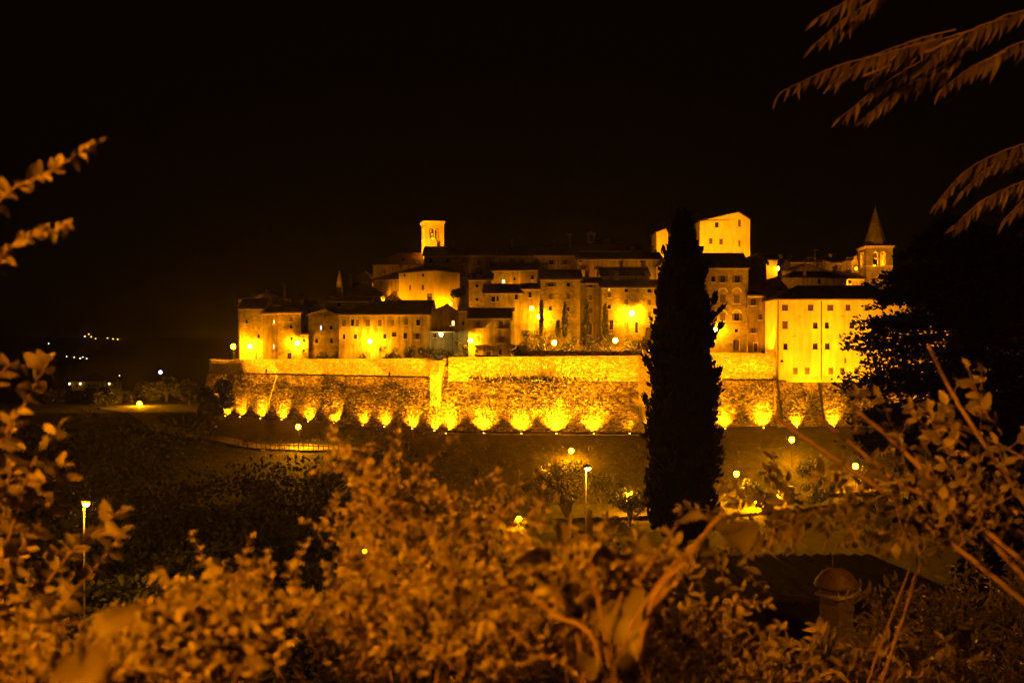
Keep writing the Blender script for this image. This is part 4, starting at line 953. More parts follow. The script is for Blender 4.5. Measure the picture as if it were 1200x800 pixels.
# ------------------------------------------------------------------ cars, kiosk, fences
def car(label, loc, rz, paint, group='parked cars'):
    o = empty('parked_car', loc, rz, label, 'car', group)
    b = MB(); prof = [(-2.0,.28),(2.02,.28),(2.05,.62),(1.95,.78),(1.0,.93),(-1.75,.98),(-2.02,.85),(-2.05,.5)]
    b.prism(prof, -.82, .82, 'y')
    roof = [(-1.35,1.36),(-1.45,1.34),(.05,1.40),(.2,1.37),(.15,1.43),(-.2,1.47),(-1.2,1.44)]
    b.prism([(-1.42,1.36),(.12,1.36),(-.1,1.46),(-1.2,1.45)], -.6, .6, 'y')
    for sx, tx in ((-1.72,-1.38),(.98,.1),(-.55,-.55)):
        for s in (-1, 1): b.tube([(sx, s*.76, .95),(tx, s*.61, 1.39)], .04, 4)
    b.build('body', paint, o)
    g_ = MB(); n0 = len(g_.v)
    lo = [(-1.68,-.74,.975),(.95,-.74,.935),(.95,.74,.935),(-1.68,.74,.975)]; hi = [(-1.38,-.59,1.36),(.08,-.59,1.36),(.08,.59,1.36),(-1.38,.59,1.36)]
    g_.quad(lo[0],lo[1],hi[1],hi[0]); g_.quad(lo[1],lo[2],hi[2],hi[1]); g_.quad(lo[2],lo[3],hi[3],hi[2]); g_.quad(lo[3],lo[0],hi[0],hi[3]); g_.build('windows', M['glass'], o)
    for x in (-1.3, 1.28):
        for s in (-1, 1):
            w = MB(); w.lathe([(.2,-.1),(.3,-.1),(.32,-.06),(.32,.06),(.3,.1),(.2,.1)], 14); q = w.build('wheel', M['rubber'], o); q.rotation_euler = (R(90),0,0); q.location = (x, s*.76, .32)
            h = MB(); h.lathe([(.19,-.02),(.19,.03),(.05,.05)], 10); c = h.build('rim', M['steel'], q); c.location = (0,0,-.085*s)
    for s in (-1, 1):
        h = MB(); h.box(2.0,2.06,*sorted((s*.5,s*.76)),.6,.74); h.build('headlight', M['glass'], o)
        h = MB(); h.box(-2.07,-2.0,*sorted((s*.5,s*.76)),.66,.84); h.build('tail_light', M['tail'], o)
    return o
M['tail'] = mat_flat('tail_lamp', (.3, .02, .01), .3)
P1 = mat_flat('dark_car_paint', (.05, .05, .055), .25, .4, .6); P2 = mat_flat('silver_car_paint', (.4, .39, .37), .25, .6, .6); P3 = mat_flat('red_car_paint', (.22, .03, .02), .25, .1, .6)
def rc(label, px, paint, back=3.0, rz=0):
    lo, hi = 150.0, 200.0
    for _ in range(40):
        m = (lo + hi) / 2
        if m < yw(wx(px, m)) + back: lo = m
        else: hi = m
    x = wx(px, lo); car(label, (x, lo, max(27.95, tz(x, lo) + .07)), rz, paint, 'cars parked along the rampart')
rc('silver car parked left of the balcony house door', 534, P2, 3.4); rc('dark car parked under the balcony house', 561, P1, 3.4, R(180)); rc('silver car parked in front of the balcony house right corner', 583, P2, 3.4)
rc('silver car parked left of the low garden wall', 629, P2, 3.4); rc('pale car parked before the middle of the garden wall', 664, P2, 3.4, R(180)); rc('dark car parked before the garden wall right of the pale one', 703, P1, 3.4)
for label, px, py, Y, p_ in (('silver car parked left by the dark car park wall', 1017, 585, 132, P2), ('dark car parked right by the dark car park wall', 1033, 587, 130, P1)):
    x = wx(px, Y); car(label, (x, Y, ground_z(x, Y) + .16), R(75), p_, 'cars in the lower car park')
# garden retaining wall on the rampart street
gw = empty('garden_wall', (wx(603, 171), 171, 27.4), 0, 'low dark garden retaining wall behind the parked cars', 'wall')
Lg = wx(757, 171) - wx(603, 171); b = MB(); b.box(0, Lg, 0, .4, 0, wz(411, 171) - 27.4); b.build('core', M['mortar_dark'], gw)
hgw = wz(411, 171) - 27.4; stones('stonework', (0,0,.2),(Lg,0,.2),(0,0,hgw),(Lg,0,hgw), M['stone_dark'], gw)
# kiosk with lit white counter at the right end of the garden wall
kx = wx(758, 170); kk = empty('kiosk', (kx, 170, 27.8), 0, 'little kiosk with a thatch-like roof and a white lit counter', 'kiosk')
zz = wz(407, 170) - 27.8
b = MB(); b.box(-.6, 2.6, .1, 2.0, 0, zz - .5); b.build('wall', M['plaster_lt'], kk)
b = MB(); slope(b, (-1.0,-.6,zz), (3.0,-.6,zz), (0,2.0,.8)); slope(b, (-1.0,3.4,zz), (3.0,3.4,zz), (0,-2.0,.8)); b.build('roof', M['tile'], kk)
for x in (-.9, 2.9): b = MB(); b.box(x-.06,x+.06,-.5,-.38,0,zz-.25); b.build('post', M['wood'], kk)
b = MB(); b.box(-.5, 2.5, -.25, .098, .55, 1.15); b.build('counter', M['awning'], kk)
b = MB(); b.box(0.2, 2.0, -.2, -.1, zz-.6, zz-.5); b.build('strip_lamp', M['white_lamp'], kk)
# white lit gate pier with a cabin in the lower car park
px_ = wx(917, 131); gk = empty('ticket_cabin', (px_, 131, ground_z(px_, 131)), 0, 'small cabin with a glowing white side beside the car park', 'cabin')
zt_ = wz(569, 131) - ground_z(px_, 131)
b = MB(); b.box(-.45, .45, -.2, .3, 0, zt_); b.build('pier', M['plaster_lt'], gk)
b = MB(); b.box(.5, 1.5, -.3, 1.0, 0, zt_ - .1); b.build('cabin', M['iron'], gk)
b = MB(); b.box(-.9,-.5,-.9,-.75,1.2,1.5); b.build('lamp', M['sodium_lo'], gk)
# dark car-park wall with planks / palings
pw = empty('paling_fence', (wx(955, 134), 134, ground_z(wx(955,134),134) - .2), R(9), 'dark paling wall along the lower car park', 'fence')
zt_ = wz(580, 134) - pw.location.z; k = 0; x = 0
while x < 9.6:
    b = MB(); h = zt_ + .13 * x * .35 + random.uniform(-.04, .04); b.box(x, x + .22, 0, .05, 0, h); b.build('plank', M['wood'], pw); x += .25
# post fence by the lit path on the left slope
ff = empty('post_and_wire_fence', (-43, 156.6, 0), 0, 'row of little posts along the lit path on the left slope', 'fence')
prev = None; pts = []
for k in range(22):
    t = k / 21; x = -43 + 17.5 * t; y = 156.6 - 10.2 * t; z = ground_z(x, y)
    b = MB(); b.tube([(x+43, y-156.6, z-.2), (x+43, y-156.6, z+1.05)], .06, 6); b.build('post', M['wood'], ff); pts.append((x+43, y-156.6, z+.9))
b = MB(); b.tube(pts, .02, 4); b.tube([(p[0],p[1],p[2]-.4) for p in pts], .02, 4); b.build('wire', M['steel'], ff)
# chimney with a domed metal cowl on the nearest roof, and a stake
hx = wx(930, 22); 
hN = house('dark tiled farmhouse roof just below the viewpoint behind the bushes', 900, 1330, 15.5, 850, 712, 'side', 12, m='rubble_dk', base=12, name='farmhouse', tilem='tile_shaded')
cx, cy = wx(980, 18.2), 18.2; zt_ = wz(690, 18.2)
ch = empty('chimney_stack', (cx, cy, wz(758, 18.2)), R(35), 'square masonry chimney under a rusty domed cowl among the lower right bushes', 'chimney')
hh_ = zt_ - ch.location.z; b = MB(); b.box(-.21,.21,-.21,.21,-.6,hh_-.12); b.build('stack', M['rubble'], ch)
b = MB(); b.box(-.27,.27,-.27,.27,hh_-.118,hh_-.06); b.build('capping', M['trim'], ch)
for sx in (-.2,.2):
    for sy in (-.2,.2): b = MB(); b.tube([(sx,sy,hh_-.06),(sx,sy,hh_+.12)], .015, 6); b.build('rod', M['steel'], ch)
b = MB(); b.lathe([(.40,.0),(.40,.02),(.36,.12),(.27,.24),(.14,.32),(.05,.345)], 20, (0,0,hh_+.06)); b.build('cowl', M['rust'], ch, True)
b = MB(); b.tube([(0,0,hh_+.38),(0,0,hh_+.62)], .07, 8); b.build('vent_pipe', M['iron'], ch)
sx = wx(852, 7); st = empty('stake', (sx, 7, ground_z(sx, 7) - .1), 0, 'pale weathered stake standing in the lower right bushes', 'stake')
b = MB(); hs = wz(706, 7) - st.location.z; b.tube([(0,0,0),(.01,0,hs*.5),(0,0,hs)], .034, 8); b.build('shaft', M['trim'], st)
b = MB(); b.lathe([(.03,0),(.036,.008),(.02,.03)], 8, (0,0,hs)); b.build('tip', M['trim'], st)

# lamp on the lane to the right, just outside the picture: it lights the chimney and the low shrubs
post_lamp('street lamp on the lane right of the farmhouse roof, beyond the picture edge', 1330, 372, 12, 'side_lamp', .16, h=6.0, group=None)
# ------------------------------------------------------------------ trees
SPV = [(0,0,0),(.30,.08,.4),(0,.02,1),(-.30,-.05,.45),(.05,-.2,.5)]; SPF = [(0,1,2,3),(0,1,2,4)]
LV = [(0,0,0),(.35,.1,.35),(.28,.12,.75),(0,0,1.05),(-.28,.12,.75),(-.35,.1,.35),(0,0,.5)]; LF = [(0,1,6),(1,2,6),(2,3,6),(3,4,6),(4,5,6),(5,0,6)]
def align(dirs, roll=None):
    """matrices whose z axis follows each direction"""
    d = dirs / np.linalg.norm(dirs, axis=1)[:, None]; n = len(d)
    a = rng.normal(size=(n, 3)); x = np.cross(a, d); x /= np.linalg.norm(x, axis=1)[:, None]; y = np.cross(d, x)
    return np.stack([x, y, d], 2)
def trunk(root, pts, rad, name='trunk'):
    b = MB(); b.tube(pts, rad, 8); return b.build(name, M['bark'], root)
def cypress(label, px, top, base_py, Y, rpx, n, zf=None, leaf=.5, lean=0, group=None, mat='cypress', prof=None):
    x = wx(px, Y); zb = wz(base_py, Y) if zf is None else zf(x, Y); H = wz(top, Y) - zb; Rr = rpx * Y / F
    o = empty('cypress_tree', (x, Y, zb), 0, label, 'tree', group)
    trunk(o, [(0,0,-.3),(lean*H*.3,0,H*.3),(lean*H*.7,0,H*.8)], [Rr*.16, Rr*.12, Rr*.03])
    pz, pr = zip(*(prof or [(.03,.3),(.1,.75),(.25,.97),(.45,1),(.65,.92),(.8,.68),(.9,.42),(.97,.2),(1,.03)]))
    rad = lambda t: np.interp(t, pz, pr) * Rr
    # dense inner mass that keeps the sky from showing
    b = MB(); nz_ = 26; ns = 14
    rows = [(rad(t), t * H) for t in np.linspace(.03, .985, nz_)]
    for r, z in rows:
        for k in range(ns):
            a = 2*math.pi*k/ns; q = r * (.66 + .16*math.sin(3*a + z*1.7) + .1*math.sin(5*a - z*2.3)); b.v.append((q*math.cos(a)+lean*z, q*math.sin(a), z))
    for i in range(nz_-1):
        for k in range(ns):
            a, c = i*ns+k, i*ns+(k+1)%ns; b.f.append((a, c, c+ns, a+ns))
    b.build('inner_crown', M[mat], o, True)
    t = rng.uniform(.03, 1, n) ** .85; a = rng.uniform(0, 2*math.pi, n)
    lump = .86 + .12*np.sin(3*a + t*H*1.5) + .09*np.sin(7*a - t*H*2.9) + .07*rng.normal(size=n)
    r = rad(t) * lump * rng.uniform(.72, 1.04, n)
    loc = np.stack([r*np.cos(a) + lean*t*H, r*np.sin(a), t*H], 1)
    d = np.stack([np.cos(a)*.5, np.sin(a)*.5, np.full(n, 1.0)], 1) + rng.normal(0, .28, (n, 3))
    m = align(d) * (leaf * rng.uniform(.5, 1.25, n))[:, None, None]
    link('crown', batch_mesh('crown', SPV, SPF, m, loc, M[mat]), o)
    return o
o = cypress('tall black cypress rising in front of the whole town', 800, 250, 640, 62, 41, 22000, leaf=.44,
        prof=[(.0,.95),(.12,1),(.3,.98),(.5,.92),(.62,.82),(.72,.70),(.8,.58),(.86,.46),(.91,.33),(.955,.2),(.985,.1),(1,.02)])
# loose side sprays that break the cypress outline
for px, py, dx, L_ in ((838,352,.4,.6),(839,372,.9,1.1),(836,398,.8,1.3),(759,430,-.8,.9),(766,385,-.4,.8),(842,440,.4,.7),(780,300,-.5,.7),(828,316,.5,.8),(756,470,-.5,.7),(843,515,.5,.8)):
    p = P(px - dx * 8, py + 6, 61.5) - o.location; n = 34; q = rng.uniform(0, 1, n)
    loc = np.stack([p.x + dx*q*L_*.8 + rng.normal(0,.06,n), p.y + rng.normal(0,.2,n), p.z + q*L_*.9 + rng.normal(0,.06,n)], 1)
    d = np.stack([np.full(n, dx*.7), np.zeros(n), np.ones(n)], 1) + rng.normal(0,.25,(n,3))
    tag(link('side_spray', batch_mesh('side_spray', SPV, SPF, align(d)*rng.uniform(.25,.5,n)[:,None,None], loc, M['cypress']), o), kind='stuff')
Gc = 'little cypresses in the gardens'
for lab, px, top, base, Y, r in (('slim garden cypress in front of the paired window house', 662, 356, 397, 181, 3.0), ('slim tall garden cypress before the recessed stained house', 687, 353, 400, 181.5, 3.2), ('slim garden cypress left of the arched door', 709.5, 357, 397, 182, 3.0),
                         ('twin slim cypress tip left of the garden lamp', 634.5, 353, 392, 184.5, 2.0), ('very small cypress left of the slim garden cypress', 654, 377, 397, 180, 1.8)):
    cypress(lab, px, top, base, Y, r, 500, leaf=.5, group=Gc, mat='foliage', prof=[(.0,.6),(.12,.9),(.4,1),(.65,.75),(.85,.4),(1,.03)])

def round_tree(label, px, top, base_py, Y, rpx, n=1500, leaf=.35, mat='foliage', group=None, name='tree', cat='tree', squash=.8, stem=.35, zf=None, clumps=9):
    x = wx(px, Y); zb = wz(base_py, Y) if zf is None else zf(x, Y); H = max(wz(top, Y) - zb, .6); Rr = rpx * Y / F
    o = empty(name, (x, Y, zb), rng.uniform(0, 6), label, cat, group)
    hc = H - Rr * squash; hc = max(hc, H * .5)
    if name == 'bush': hc = H * .5
    rz_ = H - hc
    tk = MB(); tk.tube([(0,0,-.3),(.05*H*rng.normal(),.03,hc*.6),(0,0,hc)], [max(.05,Rr*.09), max(.04,Rr*.07), .03], 7)
    cs = []
    for k in range(clumps):
        a = rng.uniform(0, 2*math.pi); rr = Rr * math.sqrt(rng.uniform(.08, .75)); z = hc + rz_ * rng.uniform(-.75, .75) * math.sqrt(max(.05, 1-(rr/Rr)**2))
        cs.append((rr*math.cos(a), rr*math.sin(a), z, Rr*rng.uniform(.28, .48)))
        tk.tube([(0,0,hc*.55),(rr*math.cos(a)*.5, rr*math.sin(a)*.5, (hc*.6+z)/2), (rr*math.cos(a), rr*math.sin(a), z)], [max(.03,Rr*.045), max(.02,Rr*.03), .012], 5)
    tk.build('trunk', M['bark'], o)
    cs = np.array(cs); idx = rng.integers(0, clumps, n); v = rng.normal(size=(n,3)); v /= np.linalg.norm(v,axis=1)[:,None]
    rr = cs[idx,3] * rng.uniform(.3, 1.1, n) ** .6
    loc = cs[idx,:3] + v * rr[:,None] * np.array([1,1,.8]); loc[:,2] = np.maximum(loc[:,2], .05)
    dd = v + rng.normal(0,.5,(n,3)) + np.array([0,0,-.2])
    link('crown', batch_mesh('crown', LV, LF, align(dd) * (leaf*rng.uniform(.6,1.25,n))[:,None,None], loc, M[mat]), o)
    return o
def bush(label, px, top, base, Y, rpx, n=700, leaf=.3, mat='foliage', group=None, zf=None):
    return round_tree(label, px, top, base, Y, rpx, n, leaf, mat, group, 'bush', 'bush', 1.0, zf=zf)
round_tree('small dark pine beside the cream palace corner', 537.5, 337, 356, 200, 7.5, 900, .35, 'conifer', zf=tz)
bush('round dark bush at the left foot of the rampart', 251.5, 443, 488, 182, 19, 9000, .4, 'conifer', zf=ground_z)
bush('dark trimmed bush right of the balcony house', 605.5, 394, 420, 170, 7, 800, .3, 'conifer', zf=tz)
Gg = 'garden shrubs above the bastion'
for lab, px, top, base, Y, r in (('lit leafy tree left of the garden lamp over the cars',618,374,420,176,11),('broad leafy tree under the left garden lamp',640,373,412,179,13),('rounded shrub at the left end of the garden wall',612,398,419,174,9),('shrub right of the low left garden lamp',632,396,412,173.5,10),('low shrub below the slim cypress',668,392,410,176,9),
        ('dark shrub at the foot of the tall slim cypress',689,394,412,175,9),('shrub between the slim cypresses',700,386,408,177,9),('leafy bush left of the arched door',716,386,404,179,8),('dark broad shrub right of the low right garden lamp',741,392,412,174,12),('shrub beside the kiosk roof',757,394,409,176,8),('tiny bush on the garden wall',659,406,412,172,5),('small bush on the terrace by the doors',752,388,396,184,4)):
    bush(lab, px, top, base, Y, r, 700, .3, 'foliage', Gg, tz)
Gs = 'shrubs along the rampart street'
for lab, px, top, base, Y, r in (('shrub at the foot of the gable fronted rubble house',378,412,421,187,8),('shrub left of the hot lamp by the long house',396,412,421,184,6),('leafy shrub right of the hot lamp by the long house',455,399,420,177,10),('shrub before the arched window of the long house',474,400,420,176,11),('shrub below the greenish lamp',500,401,420,175,11),('wide shrub between the greenish lamp and the balcony house',522,404,420,174,9),('leafy tree in front of the balcony house left corner',541,394,420,172,7),('small pale shrub under the hot lamp',425,410,420,178,6)):
    bush(lab, px, top, base, Y, r, 600, .28, 'foliage', Gs, tz)
round_tree('young tree with a lamp inside its crown in the hollow', 738, 570, 614, 119, 21, 1800, .3, 'foliage', clumps=14, zf=ground_z)
round_tree('pale leafy tree behind the tall dome lamp in the hollow', 664, 540, 650, 104, 34, 5000, .22, 'scrub', clumps=18, zf=ground_z)
bush('rounded bush under the little lamp in the hollow', 609, 614, 634, 117, 8, 900, .2, 'foliage', zf=ground_z); bush('taller bush right of the little lamp in the hollow', 619, 606, 632, 115, 5, 500, .2, 'foliage', zf=ground_z)
Gl = 'bushes on the slope below the rampart'
for lab, px, top, base, Y, r in (('bush beside the lamp right of the cypress',882,560,590,136,12),('dark bush left of the car park cabin',893,568,600,128,13),('tall dark bush below the palace slope lamp',905,533,575,140,14),('dark round bush right of the palace slope lamp',952,530,580,138,16),('big dark bush behind the car park cabin',955,552,596,130,14),('bush at the foot of the car park lamp',1018,556,580,139,9),('leafy bush left of the car park lamp',975,560,585,137,8),
        ('dark bush below the bare slope lamp',705,548,580,130,14),('low bush on the bare slope',646,542,560,140,10),('bush on the slope under the rampart middle',625,545,575,130,12),('dark bush at the edge of the path',450,527,556,138,16),('dark bush below the fenced path',380,545,590,125,22),('bush far down the left slope',300,560,600,120,20)):
    bush(lab, px, top, base, Y, r, 900, .3, 'foliage', Gl, ground_z)
Gt = 'dim trees far at the left'
for lab, px, top, base, Y, r in (('dim round tree left of the rampart end',222,447,478,215,12),('dim spreading tree above the orange lamp',195,440,482,235,20),('dim tree behind the small bluish lamp',172,446,482,250,16),('dark tree left of the orange lamp',140,456,492,235,18),('dark tree below the far farmhouse',105,458,500,240,20),('dark tree at the far left edge of the valley',55,455,510,230,26),('dark tree in front of the far farmhouse wing',125,460,505,225,16)):
    round_tree(lab, px, top, base, Y, r, 1500, .7, 'foliage', Gt, zf=ground_z)
# the earth bank by the orange lamp is part of the ground; dark woods on the valley floor
def woods(name, label, boxes, n, leaf, mat='foliage'):
    pts = []
    for (x0, x1, y0, y1, h) in boxes:
        k = int(n / len(boxes)); x = rng.uniform(x0, x1, k); y = rng.uniform(y0, y1, k)
        cl = .5 + .5*np.sin(x*.35 + np.sin(y*.23)*2) * np.cos(y*.3 + 1)
        pts.append(np.stack([x, y, np.array([ground_z(a, b) for a, b in zip(x, y)]) + rng.uniform(0, 1, k)**.7 * h * (.35 + .65*cl)], 1))
    pts = np.concatenate(pts)
    tag(link(name, batch_mesh(name, LV, LF, rand_rot(len(pts)) * (leaf*rng.uniform(.6,1.4,len(pts)))[:,None,None], pts, M[mat])), label, 'woodland', kind='stuff')
woods('valley_wood', 'dark wood on the valley floor left of the slope', [(-95,-48,95,165,6),(-62,-14,85,128,6),(-62,-14,72,110,5),(-20,24,70,100,4)], 44000, .5, 'conifer')
woods('slope_scrub', 'low scrub and rough grass on the slope below the rampart', [(-50,-14,140,165,.4),(-14,24,120,154,.4),(24,70,118,158,.5)], 9000, .22, 'scrub')

# big dark conifer on the right
def conifer(label, px, top, base_py, Y, rpx, nl, per, leaf, seed, low=.05, prof=None):
    r_ = np.random.default_rng(seed); x = wx(px, Y); zb = wz(base_py, Y); H = wz(top, Y) - zb; Rr = rpx * Y / F
    o = empty('conifer_tree', (x, Y, zb), 0, label, 'tree')
    trunk(o, [(0,0,-.5),(.1,0,H*.4),(-.1,.1,H*.97)], [.45,.32,.05])
    b = MB(); locs, dirs, scs = [], [], []
    pz, pr = zip(*(prof or [(0,.8),(.2,1),(.5,.9),(.75,.62),(.9,.36),(1,.08)]))
    for i in range(nl):
        t = low + (1-low) * ((i + r_.uniform(0,1)) / nl); a = i * 2.39996 + r_.normal(0,.35); L_ = np.interp(t, pz, pr) * Rr * r_.uniform(.72, 1.1)
        z0 = t * H; dz = r_.uniform(-.10, .16) * L_
        pts = [(0,0,z0)]
        for q in (.35,.7,1.0): pts.append((math.cos(a)*L_*q, math.sin(a)*L_*q, z0 + dz*q - .10*L_*q*q + r_.normal(0,.08)))
        b.tube(pts, [.09,.06,.04,.015], 5)
        pp = np.array(pts)
        for k in range(per):
            q = r_.uniform(.25, 1.03); pos = np.array([np.interp(q, (0,.35,.7,1), pp[:,c]) for c in range(3)])
            w = (1.15 - q) * L_ * .38; off = r_.normal(0, 1, 3) * np.array([w*.5+.12, w*.5+.12, .14])
            locs.append(pos + off); dirs.append(np.array([math.cos(a), math.sin(a), r_.uniform(-.1,.6)]) + r_.normal(0,.5,3)); scs.append(leaf*r_.uniform(.5,1.2))
    b.build('limb', M['bark'], o)
    link('crown', batch_mesh('crown', SPV, SPF, align(np.array(dirs)) * np.array(scs)[:,None,None], np.array(locs), M['conifer']), o)
    return o
conifer('huge dark spreading conifer in front of the right end of the rampart', 1122, 260, 560, 56, 124, 210, 200, .3, 3, prof=[(0,.75),(.2,.96),(.45,1),(.7,.92),(.85,.62),(.94,.36),(1,.1)])
conifer('second dark conifer at the right edge behind the huge one', 1205, 246, 570, 62, 92, 150, 170, .34, 5, prof=[(0,.8),(.3,1),(.7,.95),(.9,.6),(1,.2)])
conifer('low dark conifer at the right below the rampart', 1150, 470, 640, 45, 95, 80, 170, .26, 8)
bush('black bushes between the conifer and the cars', 1085, 520, 640, 44, 42, 2500, .35, 'conifer', zf=ground_z); bush('black bush mass at the right edge above the farmhouse roof', 1170, 560, 680, 36, 55, 3000, .3, 'conifer', zf=ground_z); bush('dark speckled bush above the farmhouse roof right of the chimney', 1065, 618, 690, 28, 38, 2500, .14, 'leaf_dk', zf=ground_z); bush('low dark bush band just above the farmhouse roof', 985, 612, 690, 30, 40, 3500, .16, 'leaf_dk', zf=ground_z); bush('dark bush at the right end of the farmhouse roof', 1120, 622, 690, 27, 46, 3500, .16, 'leaf_dk', zf=ground_z); bush('lit tufted bush right behind the domed chimney', 1008, 640, 690, 27, 14, 900, .12, 'leaf', zf=ground_z)
# ------------------------------------------------------------------ near plants
def leaf_mesh(name, L_, W_, curl=.25, fold=.2, mat='leaf', kind='oval', nseg=5):
    big = kind in ('heart', 'round')
    if big: nseg = 16
    b = MB(); pr = {'oval': lambda t: math.sin(math.pi*t**.8)**.8, 'lance': lambda t: math.sin(math.pi*t**.7)**.9 * .9, 'heart': lambda t: math.sin(math.pi * t ** .62) ** .8, 'round': lambda t: (max(0, 1 - t)) ** .5 * min(1, (t / .25)) ** .7}[kind]
    rows = []
    for i in range(nseg + 1):
        t = i / nseg; w = max(.02, pr(t)) * W_ / 2 if 0 < i < nseg else (.04 * W_ if i == 0 else 0.01 * W_)
        z = -curl * L_ * t * t; y = t * L_ * (1 - .12*curl*t)
        r_ = []
        for s in (-1, -.5, 0, .5, 1):
            r_.append((s * w, y, z + abs(s) * w * fold * 2 - .08 * w * (abs(s) == 1) + (.03 * L_ * math.sin(7*t + 2*s) * abs(s) if not big else (.05 * math.sin(5.5*t + 2*s) + .022 * abs(math.sin(11*(t - .25*abs(s))))) * L_ * abs(s) - (.012 * L_ if s == 0 else 0))))
        rows.append(r_)
    for r_ in rows: b.v += r_
    for i in range(nseg):
        for s in range(4):
            a = i * 5 + s; b.f.append((a, a + 1, a + 6, a + 5))
    return b.mesh(name, M[mat], True)
LEAF = {}
def leaves_for(key):
    if key in LEAF: return LEAF[key]
    kind, L_, W_, mat = key
    LEAF[key] = [leaf_mesh('leaf', L_ * q, W_ * q2, c, f, mat, kind) for q, q2, c, f in ((1,1,.2,.2),(.85,.9,.45,.3),(1.1,.95,.05,.12),(.7,.8,.3,.35),(.95,1.1,.6,.1))]
    return LEAF[key]
LQ = [(-.5,0,0),(0,0,.0),(.5,0,0)]
class Plant:
    def __init__(s, name, label, cat, loc, key, maxn=290, group=None):
        s.o = empty(name, loc, 0, label, cat, group); s.loc = Vector(loc); s.key = key; s.n = 0; s.maxn = maxn; s.extra = []; s.stems = MB(); s.thin = MB()
    def stem(s, pts, r0, r1, own=False, sides=7):
        pts = [Vector(p) - s.loc for p in pts]; n = len(pts)
        rad = [r0 + (r1 - r0) * i / max(1, n - 1) for i in range(n)]
        if own: b = MB(); b.tube(pts, rad, sides); b.build('stem', M['stem'], s.o, True)
        else: s.thin.tube(pts, rad, 5)
    def leaf(s, p, d, up=None, sc=1.0, key=None):
        """a leaf whose base is p, pointing along d"""
        d = Vector(d).normalized(); up = Vector(up) if up is not None else Vector((random.gauss(0,.45), -.75 + random.gauss(0,.35), .55 + random.gauss(0,.4)))
        x = d.cross(up)
        if x.length < 1e-3: x = Vector((1,0,0))
        x.normalize(); z = x.cross(d)
        m = Matrix(((x.x,d.x,z.x,0),(x.y,d.y,z.y,0),(x.z,d.z,z.z,0),(0,0,0,1)))
        m = Matrix.Translation(Vector(p) - s.loc) @ m @ Matrix.Scale(sc, 4)
        mesh = random.choice(leaves_for(key or s.key))
        if s.n < s.maxn:
            l = bpy.data.objects.new('leaf', mesh); C.objects.link(l); l.parent = s.o; l.matrix_basis = m; s.n += 1
        else: s.extra.append((mesh, m))
    def done(s):
        if s.thin.v: tag(s.thin.build('twigs', M['stem'], s.o, True), kind='stuff')
        if s.extra:
            by = {}
            for me, m in s.extra: by.setdefault(me.name, (me, []))[1].append(m)
            Vs, Fs, n0 = [], [], 0
            for me, ms in by.values():
                co = np.empty(len(me.vertices) * 3); me.vertices.foreach_get('co', co); co = co.reshape(-1, 3); co1 = np.c_[co, np.ones(len(co))]
                fs = np.array([tuple(p.vertices) for p in me.polygons])
                for m in ms: Vs.append((co1 @ np.array(m).T)[:, :3]); Fs.append(fs + n0); n0 += len(co)
                mat = me.materials[0]
            me = bpy.data.meshes.new('foliage'); me.from_pydata(np.concatenate(Vs).tolist(), [], np.concatenate(Fs).tolist()); me.materials.append(mat)
            me.polygons.foreach_set('use_smooth', [True] * len(me.polygons)); me.update()
            tag(link('foliage', me, s.o), kind='stuff')
        return s.o
def curve(pts, n=12, wob=0.0):
    """Catmull-Rom through world points"""
    pts = [Vector(p) for p in pts]
    if len(pts) == 2: pts = [pts[0], pts[0].lerp(pts[1], .5), pts[1]]
    e = [pts[0]*2 - pts[1]] + pts + [pts[-1]*2 - pts[-2]]; out = []
    for i in range(1, len(e) - 2):
        for k in range(n):
            t = k / n; a, b, c, d = e[i-1], e[i], e[i+1], e[i+2]
            q = .5*((2*b) + (c-a)*t + (2*a-5*b+4*c-d)*t*t + (3*b-a-3*c+d)*t**3)
            out.append(q + Vector((random.gauss(0,wob), random.gauss(0,wob), random.gauss(0,wob))))
    out.append(pts[-1]); return out
def leafy(pl, path, every, sc=1.0, start=.15, opp=True, droop=0, spread=1.0, tip=True):
    acc = 0; tot = sum((path[i+1]-path[i]).length for i in range(len(path)-1)); run = 0
    for i in range(len(path) - 1):
        seg = path[i+1] - path[i]; L_ = seg.length; run += L_; acc += L_
        if run / tot < start: continue
        if acc >= every:
            acc = 0; t = seg.normalized(); a = t.cross(Vector((random.gauss(0,.3), -1, random.gauss(0,.3)))).normalized()
            ang = random.uniform(0, 3.1); a = Matrix.Rotation(ang * .35, 3, t) @ a
            for sg in ((1, -1) if opp else (random.choice((1, -1)),)):
                d = t * random.uniform(.35, .8) + a * sg * spread + Vector((0, random.gauss(0, .35), -droop + random.gauss(0, .15)))
                pl.leaf(path[i+1], d, sc=sc * random.uniform(.6, 1.15))
    if tip: pl.leaf(path[-1], path[-1] - path[-2], sc=sc * .8)

